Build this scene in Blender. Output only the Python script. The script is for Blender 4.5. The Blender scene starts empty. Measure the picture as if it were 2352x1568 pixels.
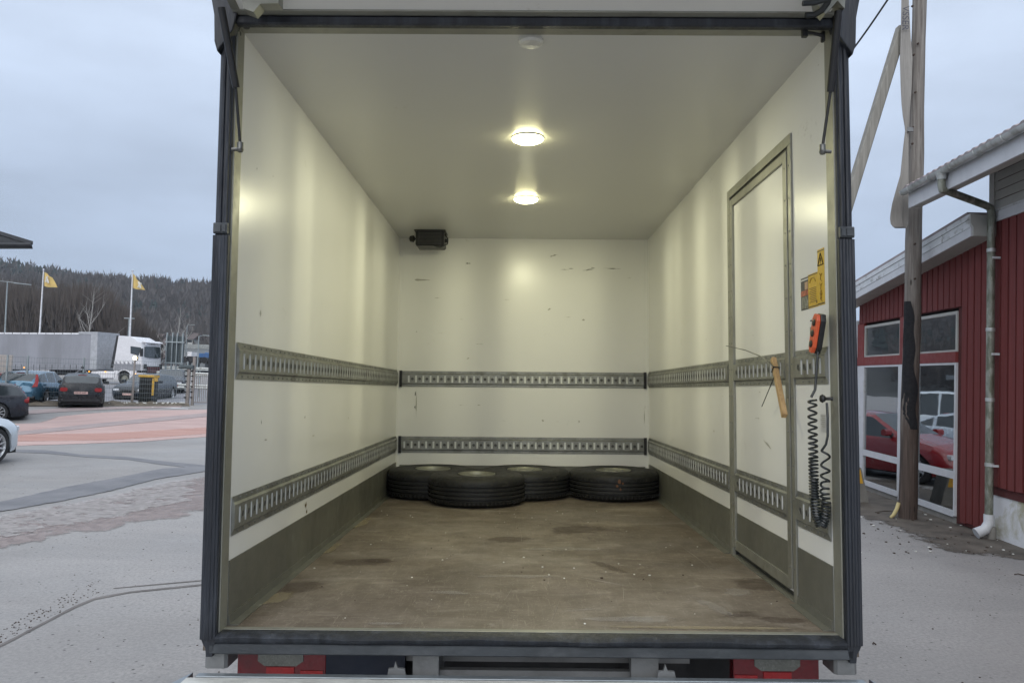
import bpy, math, random
import numpy as np
from mathutils import Matrix, Vector, noise
R = math.radians
rnd = random.Random(7)
SC = bpy.context.scene
COL = SC.collection

# ------------------------------------------------------------------ camera, world, sun, exposure
FPX = 1770.0                                   # focal length in units of a 2352 px wide picture
EYE = Vector((0, 0, 2.05))
R_CT = Matrix.Rotation(R(.36), 3, 'Z') @ Matrix.Rotation(R(93.65), 3, 'X') @ Matrix.Rotation(R(.45), 3, 'Z')
R_CW = Matrix.Rotation(R(92.43), 3, 'X') @ Matrix.Rotation(R(2.0), 3, 'Z')
TRUCK = Matrix.Translation(EYE) @ (R_CW @ R_CT.transposed()).to_4x4()     # the truck stands tilted on sloping ground
cam = bpy.data.cameras.new('camera'); cam.lens = 36 * FPX / 2352; cam.sensor_width = 36
cam.clip_start = .05; cam.clip_end = 3000
co = bpy.data.objects.new('camera', cam); COL.objects.link(co)
co.matrix_world = Matrix.Translation(EYE) @ R_CW.to_4x4(); SC.camera = co

SUN_EL, SUN_ROT = 38, -30
w = bpy.data.worlds.new('World'); SC.world = w; w.use_nodes = True
nt = w.node_tree; N = nt.nodes; L = nt.links; N.clear()
out = N.new('ShaderNodeOutputWorld'); bg = N.new('ShaderNodeBackground')
sky = N.new('ShaderNodeTexSky'); sky.sky_type = 'NISHITA'; sky.sun_disc = False
sky.sun_elevation = R(SUN_EL); sky.sun_rotation = R(SUN_ROT); sky.air_density = 1; sky.dust_density = 2
tc = N.new('ShaderNodeTexCoord'); sep = N.new('ShaderNodeSeparateXYZ'); L.new(tc.outputs['Generated'], sep.inputs[0])
ramp = N.new('ShaderNodeValToRGB')             # overcast: brighter towards the zenith
L.new(sep.outputs['Z'], ramp.inputs[0])
e = ramp.color_ramp.elements
e[0].position = 0; e[0].color = (4.5, 5.5, 7.15, 1)
e[1].position = 1; e[1].color = (15, 15.8, 17, 1)
x = e.new(.12); x.color = (4.8, 5.8, 7.5, 1)
x = e.new(.45); x.color = (7.0, 8.1, 9.9, 1)
mp = N.new('ShaderNodeMapping'); mp.inputs['Scale'].default_value = (1.4, 1.4, 4.2); L.new(tc.outputs['Generated'], mp.inputs[0])
nz = N.new('ShaderNodeTexNoise'); nz.inputs['Scale'].default_value = 1.7; nz.inputs['Detail'].default_value = 5; nz.inputs['Roughness'].default_value = .5
L.new(mp.outputs[0], nz.inputs[0])
mr = N.new('ShaderNodeMapRange'); mr.inputs[1].default_value = .3; mr.inputs[2].default_value = .7; mr.inputs[3].default_value = .82; mr.inputs[4].default_value = 1.2
L.new(nz.outputs[0], mr.inputs[0])
mul = N.new('ShaderNodeVectorMath'); mul.operation = 'SCALE'; L.new(ramp.outputs[0], mul.inputs[0]); L.new(mr.outputs[0], mul.inputs['Scale'])
mx = N.new('ShaderNodeMix'); mx.data_type = 'RGBA'; mx.inputs['Factor'].default_value = .93
L.new(sky.outputs[0], mx.inputs['A']); L.new(mul.outputs[0], mx.inputs['B'])
L.new(mx.outputs['Result'], bg.inputs[0]); bg.inputs[1].default_value = .10
L.new(bg.outputs[0], out.inputs[0])
sl = bpy.data.lights.new('sun', 'SUN'); sl.energy = 1.5; sl.angle = R(60); sl.color = (1, .97, .93)
so = bpy.data.objects.new('sun', sl); COL.objects.link(so)
_az = R(SUN_ROT); _d = Vector((math.sin(_az) * math.cos(R(SUN_EL)), math.cos(_az) * math.cos(R(SUN_EL)), math.sin(R(SUN_EL))))
_d = Vector((-.22, -.80, .56)).normalized()
so.rotation_euler = _d.to_track_quat('Z', 'Y').to_euler()
sky.sun_rotation = math.atan2(_d.x, _d.y); sky.sun_elevation = math.asin(_d.z)
vs = SC.view_settings; vs.view_transform = 'Standard'; vs.look = 'None'; vs.exposure = 0; vs.gamma = 1; vs.use_curve_mapping = False
SC.render.engine = 'CYCLES'; SC.cycles.use_denoising = True; SC.cycles.max_bounces = 10; SC.cycles.diffuse_bounces = 6
SC.cycles.glossy_bounces = 4; SC.cycles.sample_clamp_indirect = 6; SC.cycles.caustics_reflective = False; SC.cycles.caustics_refractive = False
SC.cycles.volume_bounces = 0

# ------------------------------------------------------------------ rays from the reference view onto real planes
def _hit(M3, o, px, py, ax, v):
    d = M3 @ Vector(((px - 1176) / FPX, -(py - 784) / FPX, -1))
    return o + d * ((v - o[ax]) / d[ax])
Z3 = Vector((0, 0, 0))
def tX(px, py, v): return _hit(R_CT, Z3, px, py, 0, v)
def tY(px, py, v): return _hit(R_CT, Z3, px, py, 1, v)
def tZ(px, py, v): return _hit(R_CT, Z3, px, py, 2, v)
def wX(px, py, v): return _hit(R_CW, EYE, px, py, 0, v)
def wY(px, py, v): return _hit(R_CW, EYE, px, py, 1, v)
def wZ(px, py, v=0): return _hit(R_CW, EYE, px, py, 2, v)

# ------------------------------------------------------------------ materials
def nodes(name):
    m = bpy.data.materials.new(name); m.use_nodes = True
    t = m.node_tree; return m, t, t.nodes['Principled BSDF'], t.nodes, t.links
def coord(n, l, scale=(1, 1, 1)):
    g = n.new('ShaderNodeNewGeometry'); tco = n.new('ShaderNodeTexCoord')
    m = n.new('ShaderNodeMapping'); m.inputs['Scale'].default_value = scale
    l.new(tco.outputs['Object'], m.inputs[0]); return m.outputs[0]
def noi(n, l, vec, scale, detail=4, rough=.55, dist=0):
    t = n.new('ShaderNodeTexNoise'); t.inputs['Scale'].default_value = scale; t.inputs['Detail'].default_value = detail
    t.inputs['Roughness'].default_value = rough; t.inputs['Distortion'].default_value = dist; l.new(vec, t.inputs[0]); return t.outputs[0]
def rng(n, l, v, a, b, c=0, d=1):
    t = n.new('ShaderNodeMapRange'); t.clamp = True
    for i, q in zip((1, 2, 3, 4), (a, b, c, d)): t.inputs[i].default_value = q
    l.new(v, t.inputs[0]); return t.outputs[0]
def mixc(n, l, f, a, b, mode='MIX'):
    t = n.new('ShaderNodeMix'); t.data_type = 'RGBA'; t.blend_type = mode
    for s, q in (('Factor', f), ('A', a), ('B', b)):
        if hasattr(q, 'links'): l.new(q, t.inputs[s])
        elif isinstance(q, tuple): t.inputs[s].default_value = (*q, 1) if len(q) == 3 else q
        else: t.inputs[s].default_value = q
    return t.outputs['Result']
def bump(n, l, p, h, strength=.3, dist=.01, prev=None):
    b = n.new('ShaderNodeBump'); b.inputs['Strength'].default_value = strength; b.inputs['Distance'].default_value = dist
    l.new(h, b.inputs['Height'])
    if prev is not None: l.new(prev, b.inputs['Normal'])
    if p is not None: l.new(b.outputs[0], p.inputs['Normal'])
    return b.outputs[0]
def mat(name, col, rough=.6, metal=0, var=.18, scale=6, stretch=(1, 1, 1), bmp=.15, bscale=60, spec=.5, dirt=None, dscale=3, dlo=.52, dhi=.68, damt=.7, coat=0):
    m, t, p, n, l = nodes(name)
    v = coord(n, l, stretch); f = noi(n, l, v, scale, 6, .6)
    c = mixc(n, l, rng(n, l, f, .3, .7), tuple(k * (1 - var) for k in col), tuple(min(1, k * (1 + var)) for k in col))
    if dirt:
        d = noi(n, l, v, dscale, 8, .65, .3)
        q = n.new('ShaderNodeMath'); q.operation = 'MULTIPLY'; l.new(rng(n, l, d, dlo, dhi), q.inputs[0]); q.inputs[1].default_value = damt
        c = mixc(n, l, q.outputs[0], c, dirt)
    l.new(c, p.inputs['Base Color']); p.inputs['Metallic'].default_value = metal
    l.new(rng(n, l, noi(n, l, v, scale * 3, 4), .3, .7, max(.04, rough - .1), min(1, rough + .1)), p.inputs['Roughness'])
    p.inputs['Specular IOR Level'].default_value = spec; p.inputs['Coat Weight'].default_value = coat
    if bmp: bump(n, l, p, noi(n, l, v, bscale, 4), bmp, .01)
    return m
def emis(name, col, s):
    m, t, p, n, l = nodes(name); p.inputs['Base Color'].default_value = (*col, 1)
    p.inputs['Emission Color'].default_value = (*col, 1); p.inputs['Emission Strength'].default_value = s; return m

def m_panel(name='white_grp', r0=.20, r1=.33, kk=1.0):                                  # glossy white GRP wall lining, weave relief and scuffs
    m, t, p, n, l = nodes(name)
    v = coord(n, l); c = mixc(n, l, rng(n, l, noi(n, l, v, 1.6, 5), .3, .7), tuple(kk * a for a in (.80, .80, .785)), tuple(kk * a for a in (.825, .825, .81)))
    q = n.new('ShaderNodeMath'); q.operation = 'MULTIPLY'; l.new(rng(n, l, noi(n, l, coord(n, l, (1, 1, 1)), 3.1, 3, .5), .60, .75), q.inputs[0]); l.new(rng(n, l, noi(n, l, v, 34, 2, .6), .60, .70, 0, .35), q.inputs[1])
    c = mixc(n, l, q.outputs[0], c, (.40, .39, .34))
    l.new(c, p.inputs['Base Color']); p.inputs['Specular IOR Level'].default_value = .34
    p.inputs['Roughness'].default_value = (r0 + r1) / 2
    w1 = n.new('ShaderNodeTexWave'); w1.bands_direction = 'Z'; w1.inputs['Scale'].default_value = 60; l.new(v, w1.inputs[0])
    b1 = bump(n, l, None, noi(n, l, v, 210, 1, .5), .05, .003)
    b2 = bump(n, l, p, noi(n, l, coord(n, l, (1, 1, .06)), 2.2, 0, .3), .22, .012, b1)
    return m
def m_floor():                                  # worn brown phenolic plywood
    m, t, p, n, l = nodes('worn_plywood'); v = coord(n, l)
    c = mixc(n, l, rng(n, l, noi(n, l, v, 1.5, 8, .65, .4), .38, .62), (.105, .080, .060), (.225, .19, .158))
    c = mixc(n, l, rng(n, l, noi(n, l, coord(n, l, (.7, 3.2, 1)), 2.6, 8, .7, .8), .55, .72, 0, .6), c, (.37, .33, .285))
    c = mixc(n, l, rng(n, l, noi(n, l, coord(n, l, (1.2, 3, 1)), 1.5, 5, .6), .64, .72, 0, .75), c, (.065, .047, .033))
    c = mixc(n, l, rng(n, l, noi(n, l, v, 9, 6, .75, .2), .42, .60, .0, .45), c, (.085, .066, .050))
    c = mixc(n, l, rng(n, l, noi(n, l, coord(n, l, (1, 1.6, 1)), 4.2, 6, .7, .5), .60, .70, 0, .45), c, (.40, .365, .32))
    for st, sc_ in (((14, .8, 1), 2.0), ((1.1, 10, 1), 2.6), ((6, 7, 1), 1.4)):
        r = noi(n, l, coord(n, l, st), sc_, 3, .5, 1.6)
        k = n.new('ShaderNodeMath'); k.operation = 'SUBTRACT'; l.new(r, k.inputs[0]); k.inputs[1].default_value = .5
        a = n.new('ShaderNodeMath'); a.operation = 'ABSOLUTE'; l.new(k.outputs[0], a.inputs[0])
        c = mixc(n, l, rng(n, l, a.outputs[0], 0, .006, .45, 0), c, (.45, .41, .34))
    l.new(c, p.inputs['Base Color']); l.new(rng(n, l, noi(n, l, v, 2.2, 6), .35, .65, .42, .68), p.inputs['Roughness'])
    bump(n, l, p, noi(n, l, v, 90, 5), .25, .004); return m
def m_asphalt():
    m, t, p, n, l = nodes('pale_asphalt'); v = coord(n, l)
    c = mixc(n, l, rng(n, l, noi(n, l, v, .35, 7, .6, .3), .35, .65), (.245, .237, .23), (.335, .322, .31))
    c = mixc(n, l, rng(n, l, noi(n, l, coord(n, l, (.4, 1.6, 1)), .8, 6, .65, .3), .5, .7, 0, .55), c, (.385, .365, .35))
    c = mixc(n, l, rng(n, l, noi(n, l, v, 34, 4, .8), .42, .60, 0, .55), c, (.17, .165, .165))
    vo = n.new('ShaderNodeTexVoronoi'); vo.inputs['Scale'].default_value = 11; vo.inputs['Randomness'].default_value = 1; l.new(v, vo.inputs[0])
    sp = rng(n, l, vo.outputs['Distance'], .06, .16, 1, 0)
    q = n.new('ShaderNodeMath'); q.operation = 'MULTIPLY'; l.new(sp, q.inputs[0]); l.new(rng(n, l, noi(n, l, v, 1.1, 4, .7), .42, .55), q.inputs[1])
    c = mixc(n, l, q.outputs[0], c, (.05, .045, .045))
    l.new(c, p.inputs['Base Color']); l.new(rng(n, l, noi(n, l, v, .6, 5), .35, .65, .5, .8), p.inputs['Roughness'])
    b = bump(n, l, None, noi(n, l, v, 120, 3), .35, .006); bump(n, l, p, noi(n, l, v, 1.5, 3), .12, .03, b); return m
def m_patch(name, a, b2, sc=1.2, brk=.5, stretch=(1, 1, 1), amt=1.0, asc=7):   # a thin sheet that breaks up towards its rim
    m, t, p, n, l = nodes(name); v = coord(n, l, stretch)
    l.new(mixc(n, l, rng(n, l, noi(n, l, v, sc, 7, .65), .35, .65), a, b2), p.inputs['Base Color']); p.inputs['Roughness'].default_value = .75
    bump(n, l, p, noi(n, l, v, 100, 3), .3, .006)
    at = n.new('ShaderNodeAttribute'); at.attribute_name = 'inside'
    ad = n.new('ShaderNodeMath'); ad.operation = 'ADD'; l.new(at.outputs['Fac'], ad.inputs[0])
    l.new(rng(n, l, noi(n, l, v, asc, 7, .75), .3, .7, -brk, brk), ad.inputs[1])
    al = rng(n, l, ad.outputs[0], .38, .62, 0, amt); l.new(al, p.inputs['Alpha']); return m
def m_glass(name, tint=(.55, .6, .6), rough=.02, trans=.35):    # window pane: mirrors the yard and lets some of the room through
    m, t, p, n, l = nodes(name); n.remove(p)
    o = n['Material Output']; g = n.new('ShaderNodeBsdfGlossy'); g.inputs['Roughness'].default_value = rough; g.inputs['Color'].default_value = (.75, .78, .8, 1)
    tr = n.new('ShaderNodeBsdfTransparent'); tr.inputs['Color'].default_value = (*tint, 1)
    f = n.new('ShaderNodeFresnel'); f.inputs['IOR'].default_value = 1.9
    v = coord(n, l); b = bump(n, l, None, noi(n, l, v, 1.4, 2), .05, .02); l.new(b, g.inputs['Normal'])
    s = n.new('ShaderNodeMixShader'); l.new(rng(n, l, f.outputs[0], 0, .5, .3, 1), s.inputs[0]); l.new(tr.outputs[0], s.inputs[1]); l.new(g.outputs[0], s.inputs[2])
    l.new(s.outputs[0], o.inputs[0]); return m
def m_wood(name, a, b2, stretch=(14, 14, .6), sc=2.0, rough=.8, knots=True):
    m, t, p, n, l = nodes(name); v = coord(n, l, stretch)
    c = mixc(n, l, rng(n, l, noi(n, l, v, sc, 8, .65, .3), .34, .66), a, b2)
    if knots:
        vo = n.new('ShaderNodeTexVoronoi'); vo.inputs['Scale'].default_value = 2.6; l.new(coord(n, l, (1.5, 1.5, .8)), vo.inputs[0])
        c = mixc(n, l, rng(n, l, vo.outputs['Distance'], .06, .13, .8, 0), c, (.03, .022, .018))
    l.new(c, p.inputs['Base Color']); p.inputs['Roughness'].default_value = rough
    bump(n, l, p, noi(n, l, v, sc * 3, 5), .5, .006); return m

M = dict(
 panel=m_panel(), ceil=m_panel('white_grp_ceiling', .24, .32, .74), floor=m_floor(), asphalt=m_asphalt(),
 rubber=mat('black_rubber', (.013, .016, .023), .5, 0, .3, 5, (6, 6, .5), .3, 30, dirt=(.075, .085, .105), dscale=2.5, dlo=.5, dhi=.75, damt=.6),
 bumper=mat('scuffed_dark_steel', (.035, .041, .048), .55, 0, .3, 3, (1, 1, 2), .2, 40, dirt=(.085, .092, .10), dscale=4, dlo=.45, dhi=.65, damt=.75),
 alu=mat('grey_aluminium', (.27, .27, .235), .45, .4, .12, 5, (1, 1, 1), .08, 80, dirt=(.16, .15, .12), dscale=9, dlo=.55, dhi=.7, damt=.5),
 rail=mat('galvanised_rail', (.265, .27, .25), .4, .5, .2, 9, (1, 1, 1), .15, 60, dirt=(.11, .105, .09), dscale=7, dlo=.5, dhi=.68, damt=.7),
 slot=mat('daylit_bright_metal', (.74, .75, .73), .45, .1, .08, 9), raildark=mat('rail_recess', (.06, .06, .055), .5, .3),
 kick=mat('grey_kick_plate', (.15, .15, .128), .42, .2, .12, 3, (1, 1, 1), .1, 50, dirt=(.32, .33, .28), dscale=5, dlo=.63, dhi=.70, damt=.5),
 groove=mat('dark_gasket', (.02, .022, .022), .5),
 steel=mat('grey_steel', (.22, .225, .225), .5, .4, .15, 4, dirt=(.1, .1, .1), damt=.5),
 black=mat('black_plastic', (.012, .012, .013), .4), chassis=mat('chassis_black', (.006, .0065, .008), .6), navy=mat('dark_navy_plastic', (.008, .014, .03), .6),
 plat=mat('platform_aluminium', (.60, .60, .56), .55, .1, .15, 12, (1, 4, 1), .3, 60, dirt=(.3, .29, .26), dscale=6, damt=.6),
 platedge=mat('platform_edge', (.28, .31, .33), .4, .6, .2, 5),
 redlens=mat('red_lens', (.17, .003, .010), .15, 0, .2, 30, spec=.7), redbright=mat('bright_red_lens', (.42, .006, .010), .2, 0, .15, 60, spec=.7),
 clear=mat('grey_lens', (.20, .21, .19), .25, .2, .15, 30, (1, 1, 1)),
 tyre=mat('tyre_rubber', (.014, .0145, .015), .6, 0, .4, 9, (1, 1, 1), .45, 40, dirt=(.06, .052, .042), dscale=14, dlo=.55, dhi=.72, damt=.6),
 rimsteel=mat('wheel_steel', (.30, .30, .25), .45, .5, .2, 8, dirt=(.12, .09, .05), dscale=7, damt=.5),
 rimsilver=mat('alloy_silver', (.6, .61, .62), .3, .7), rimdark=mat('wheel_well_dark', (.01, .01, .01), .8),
 chrome=mat('dull_chrome', (.16, .16, .15), .35, .8), rust=mat('rusty_smear', (.16, .075, .04), .8), rust2=mat('brown_run', (.14, .10, .05), .8),
 orange=mat('orange_plastic', (.62, .10, .035), .42, 0, .1, 20), cable=mat('black_cable', (.012, .016, .018), .35, spec=.6),
 stick=m_wood('fresh_pine', (.40, .25, .11), (.56, .38, .19), (14, 14, 1.2), 3, .6, False),
 yellow=mat('yellow_vinyl', (.66, .42, .03), .4, 0, .06, 30), ink=mat('black_print', (.03, .025, .02), .5, bmp=0), ink2=mat('faded_print', (.28, .17, .03), .5, bmp=0),
 pic1=mat('sticker_dark', (.05, .05, .06), .4, 0, .6, 40), pic2=mat('sticker_red', (.42, .10, .05), .4, 0, .5, 60), pic3=mat('sticker_grey', (.2, .2, .17), .4, 0, .8, 50), pic4=mat('sticker_skin', (.5, .32, .2), .4),
 paper=mat('white_label', (.6, .6, .6), .5),
 whitepl=mat('white_plastic', (.72, .72, .70), .35), scuff=mat('scuff_mark', (.045, .042, .035), .7), scuff2=mat('faint_scuff', (.42, .41, .37), .7), debris=mat('white_crumb', (.75, .75, .7), .7), leafbit=mat('brown_crumb', (.05, .03, .02), .8),
 lamp=emis('lamp_lens', (1, .93, .50), 55), lampdim=mat('lamp_off_lens', (.72, .72, .68), .3),
 redwood=mat('falu_red_board', (.135, .022, .019), .75, 0, .16, 2.2, (9, 9, .5), .35, 14, dirt=(.11, .018, .016), dscale=3, damt=.6),
 redframe=mat('red_window_frame', (.19, .03, .026), .65, 0, .12, 4), white=mat('white_paint', (.56, .57, .59), .5, 0, .08, 4, dirt=(.36, .35, .31), dscale=4, dlo=.58, dhi=.7, damt=.6),
 verge=mat('dirty_white_metal', (.60, .62, .63), .45, .1, .1, 5, dirt=(.2, .19, .16), dscale=6, dlo=.55, dhi=.66, damt=.7),
 siding=mat('grey_siding', (.40, .40, .37), .6, 0, .08, 4), tin=mat('mossy_downpipe', (.26, .27, .23), .5, .3, .3, 4, (3, 3, 1), .25, 30, dirt=(.10, .105, .07), dscale=5, dlo=.42, dhi=.6, damt=.85),
 tinclean=mat('pale_gutter_metal', (.46, .48, .47), .4, .4, .2, 5, dirt=(.2, .2, .17), dscale=6, dlo=.48, dhi=.65, damt=.7),
 roof=mat('roof_tin', (.28, .24, .24), .6, .1, .2, 5), plinth=mat('painted_plinth', (.62, .62, .63), .7, 0, .1, 2, dirt=(.30, .27, .13), dscale=1.6, dlo=.5, dhi=.62, damt=.8),
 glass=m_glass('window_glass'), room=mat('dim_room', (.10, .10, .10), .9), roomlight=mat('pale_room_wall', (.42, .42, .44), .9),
 curtain=mat('grey_curtain', (.5, .5, .52), .8, 0, .15, 6, (14, 14, .3)),
 poleW=m_wood('weathered_pole', (.155, .125, .10), (.33, .29, .245)), poleLow=m_wood('dark_pole_base', (.055, .04, .032), (.13, .10, .082)), tar=mat('black_tar_cloth', (.006, .006, .008), .85),
 brace=m_wood('brace_timber', (.17, .162, .14), (.30, .288, .255), (14, 14, .5), 2, .8, False), strap=mat('grey_webbing', (.30, .285, .26), .8, 0, .12, 5, (10, 10, .5), .5, 120), strapink=mat('webbing_ink', (.09, .09, .11), .8),
 soil=m_patch('dark_soil', (.055, .047, .038), (.14, .12, .098), 2.5, .55, (1, 1, 1), 1.0, 4), concrete=mat('concrete', (.22, .21, .19), .85, 0, .2, 5), yellowp=mat('yellow_paint', (.62, .34, .03), .5), dryhose=mat('yellow_hose', (.5, .42, .2), .7),
 asph2=m_patch('dark_seal_strip', (.135, .138, .15), (.20, .20, .21), 1.5, .3), pink=m_patch('pink_gravel', (.42, .285, .26), (.52, .375, .34), 1.0, .25, (.5, 1.6, 1)),
 orangeg=m_patch('orange_gravel', (.46, .25, .205), (.55, .33, .275), .9, .45, (.3, 1.8, 1), .8), brownb=m_patch('brown_band', (.30, .24, .235), (.38, .31, .295), 1.4, .3),
 mott=m_patch('mottled_gravel', (.20, .15, .145), (.42, .345, .325), 7, 1.1, (1, 1, 1), .5, 1.8), mott2=m_patch('pale_gravel', (.30, .28, .275), (.56, .54, .52), 9, 1.3, (1, 1, 1), .5, 3), crack=m_patch('crack_tar', (.10, .09, .085), (.17, .155, .145), 3, .35),
 paint=mat('road_paint', (.7, .7, .7), .6, dirt=(.3, .3, .3), dscale=4, damt=.6), road=mat('road_asphalt', (.19, .19, .2), .6, 0, .15, 1, bmp=.3),
 verge_soil=mat('verge_soil', (.12, .10, .075), .9, 0, .5, 3, bmp=.6, bscale=9),
 hill=mat('forest_floor', (.045, .045, .042), .95, 0, .3, .05), conifer=mat('conifer_needles', (.022, .034, .026), .9, 0, .3, .3), conifer2=mat('far_conifer', (.03, .042, .038), .9, 0, .3, .3),
 twig=mat('bare_twigs', (.075, .062, .054), .9, 0, .3, .5), twigfar=mat('far_bare_trees', (.082, .074, .070), .9, 0, .35, .08), trunk=mat('bark', (.045, .038, .034), .9), birch=mat('birch_bark', (.42, .41, .39), .8),
 pole=mat('white_pole', (.78, .78, .8), .4), galv=mat('galvanised_post', (.30, .34, .35), .5, .4), flag=mat('yellow_flag', (.66, .47, .16), .8, 0, .12, 1.5), flagw=mat('white_emblem', (.72, .68, .6), .8), flago=mat('orange_flag', (.60, .28, .08), .8),
 tarp=mat('grey_curtain_side', (.29, .295, .325), .5, 0, .08, .5, (1, 1, .2), .1, 5, dirt=(.12, .12, .115), dscale=.6, dlo=.45, dhi=.65, damt=.35), tarpfront=mat('trailer_front', (.4, .41, .43), .5), whitep=mat('white_truck_paint', (.74, .73, .74), .25, 0, .04, 2, coat=.4), greyp=mat('grey_truck_paint', (.27, .27, .29), .4), darkp=mat('truck_dark', (.02, .02, .022), .6),
 cglass=mat('car_glass', (.03, .04, .045), .06, 0, .2, 2, spec=1.0, bmp=0), cgrille=mat('car_black_trim', (.012, .012, .013), .4), plateM=mat('number_plate', (.62, .42, .38), .5), platew=mat('number_plate_white', (.62, .62, .60), .5),
 navyp=mat('dark_blue_paint', (.012, .018, .026), .28, .1, .05, 2, spec=.5, coat=.15, bmp=0), bluep=mat('petrol_blue_paint', (.06, .15, .23), .2, .4, .05, 2, coat=.6, bmp=0), blackp=mat('black_paint', (.009, .010, .012), .3, .0, .05, 2, spec=.45, coat=.12, bmp=0),
 greyblue=mat('graphite_paint', (.02, .023, .032), .28, .1, .05, 2, coat=.15, bmp=0), silverp=mat('silver_paint', (.5, .55, .6), .25, .5, .05, 2, coat=.5, bmp=0), carwhite=mat('white_car_paint', (.62, .68, .73), .2, .1, .04, 2, coat=.6, bmp=0), redp=mat('red_car_paint', (.26, .010, .016), .22, 0, .05, 2, coat=.6, bmp=0),
 tl=emis('tail_lamp', (.28, .012, .014), .05), hl=mat('head_lamp_glass', (.7, .72, .75), .1, spec=.9), amber=emis('amber_marker', (1, .42, .05), 3), tlhot=emis('brake_glow', (1, .25, .08), 1.6),
 beige=mat('beige_panels', (.55, .49, .44), .7, 0, .08, 1), darkroof=mat('dark_eave', (.028, .032, .038), .5), fenceW=mat('fence_wire', (.20, .23, .24), .5, .3), rustpost=mat('worn_grey_post', (.28, .25, .23), .7, .1, .25, 2),
 mach=mat('black_housing', (.010, .012, .012), .5), machy=mat('yellow_housing', (.70, .42, .06), .5), sign=mat('sign_back', (.085, .105, .11), .6, .2), bridge=mat('bridge_concrete', (.26, .28, .29), .8), bluebox=mat('blue_lorry', (.06, .16, .36), .5), lampglow=emis('yard_lamp', (1, .78, .32), 60),
 farwall=mat('far_house', (.5, .5, .48), .8), farroof=mat('far_roof', (.09, .07, .065), .8), ball=mat('chrome_ball', (.7, .7, .75), .2, .8),
)

# ------------------------------------------------------------------ geometry helpers
ORG = {}
class B:
    def __init__(s): s.v = []; s.f = []
    def add(s, vs_, fs):
        o = len(s.v); s.v += [tuple(q) for q in vs_]; s.f += [tuple(i + o for i in f) for f in fs]; return s
    def box(s, x0, x1, y0, y1, z0, z1, M4=None):
        vs_ = [Vector((a, b, c)) for a in (x0, x1) for b in (y0, y1) for c in (z0, z1)]
        if M4 is not None: vs_ = [M4 @ q for q in vs_]
        return s.add(vs_, [(0, 1, 3, 2), (4, 6, 7, 5), (0, 4, 5, 1), (2, 3, 7, 6), (0, 2, 6, 4), (1, 5, 7, 3)])
    def bevbox(s, x0, x1, y0, y1, z0, z1, b=.01, axis=0, M4=None):   # box with its four long edges along `axis` chamfered
        lim = [(x0, x1), (y0, y1), (z0, z1)]; ax = [i for i in range(3) if i != axis]
        (a0, a1), (c0, c1) = lim[ax[0]], lim[ax[1]]
        ring = [(a0 + b, c0), (a1 - b, c0), (a1, c0 + b), (a1, c1 - b), (a1 - b, c1), (a0 + b, c1), (a0, c1 - b), (a0, c0 + b)]
        vs_ = []
        for q in lim[axis]:
            for a, c in ring:
                p = [0, 0, 0]; p[axis] = q; p[ax[0]] = a; p[ax[1]] = c; p = Vector(p); vs_.append(M4 @ p if M4 is not None else p)
        n = 8; return s.add(vs_, [tuple(range(n))[::-1], tuple(range(n, 2 * n))] + [(i, (i + 1) % n, (i + 1) % n + n, i + n) for i in range(n)])
    def tube(s, pts, r, n=8, cap=True, flat=1.0):
        pts = [Vector(p) for p in pts]; m = len(pts); rs = r if isinstance(r, (list, tuple)) else [r] * m
        t0 = (pts[1] - pts[0]).normalized(); up = Vector((0, 0, 1)) if abs(t0.z) < .9 else Vector((1, 0, 0))
        u = t0.cross(up).normalized(); vs_ = []
        for i, p in enumerate(pts):
            t = (pts[min(i + 1, m - 1)] - pts[max(i - 1, 0)]).normalized()
            u = (u - t * u.dot(t)).normalized(); v = t.cross(u)
            for k in range(n):
                a = 2 * math.pi * k / n; vs_.append(p + (u * math.cos(a) + v * math.sin(a) * flat) * rs[i])
        fs = [(i * n + k, i * n + (k + 1) % n, (i + 1) * n + (k + 1) % n, (i + 1) * n + k) for i in range(m - 1) for k in range(n)]
        if cap: fs += [tuple(range(n))[::-1], tuple(range((m - 1) * n, m * n))]
        return s.add(vs_, fs)
    def lathe(s, prof, M4, n=24, cap=False):    # profile (radius, height) spun about local z
        vs_ = [M4 @ Vector((r * math.cos(2 * math.pi * k / n), r * math.sin(2 * math.pi * k / n), h)) for r, h in prof for k in range(n)]
        m = len(prof); fs = [(i * n + k, i * n + (k + 1) % n, (i + 1) * n + (k + 1) % n, (i + 1) * n + k) for i in range(m - 1) for k in range(n)]
        if cap: fs += [tuple(range(n))[::-1], tuple(range((m - 1) * n, m * n))]
        return s.add(vs_, fs)
    def prism(s, pts, d):                        # polygon extruded by vector d
        n = len(pts); pts = [Vector(p) for p in pts]; d = Vector(d)
        return s.add(pts + [p + d for p in pts], [tuple(range(n))[::-1], tuple(range(n, 2 * n))] + [(i, (i + 1) % n, (i + 1) % n + n, i + n) for i in range(n)])
    def quad(s, a, b, c, d): return s.add([a, b, c, d], [(0, 1, 2, 3)])
def T4(x=0, y=0, z=0): return Matrix.Translation((x, y, z))
def props(o, label=None, cat=None, group=None, kind=None):
    for k, q in (('label', label), ('category', cat), ('group', group), ('kind', kind)):
        if q: o[k] = q
    return o
def thing(name, label, cat, org=(0, 0, 0), frame=None, group=None, rotz=0):
    o = bpy.data.objects.new(name, None); COL.objects.link(o); o.empty_display_size = .1
    o.matrix_world = (frame or Matrix()) @ T4(*org) @ Matrix.Rotation(rotz, 4, 'Z'); ORG[o.name] = Vector(org)
    return props(o, label, cat, group)
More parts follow.
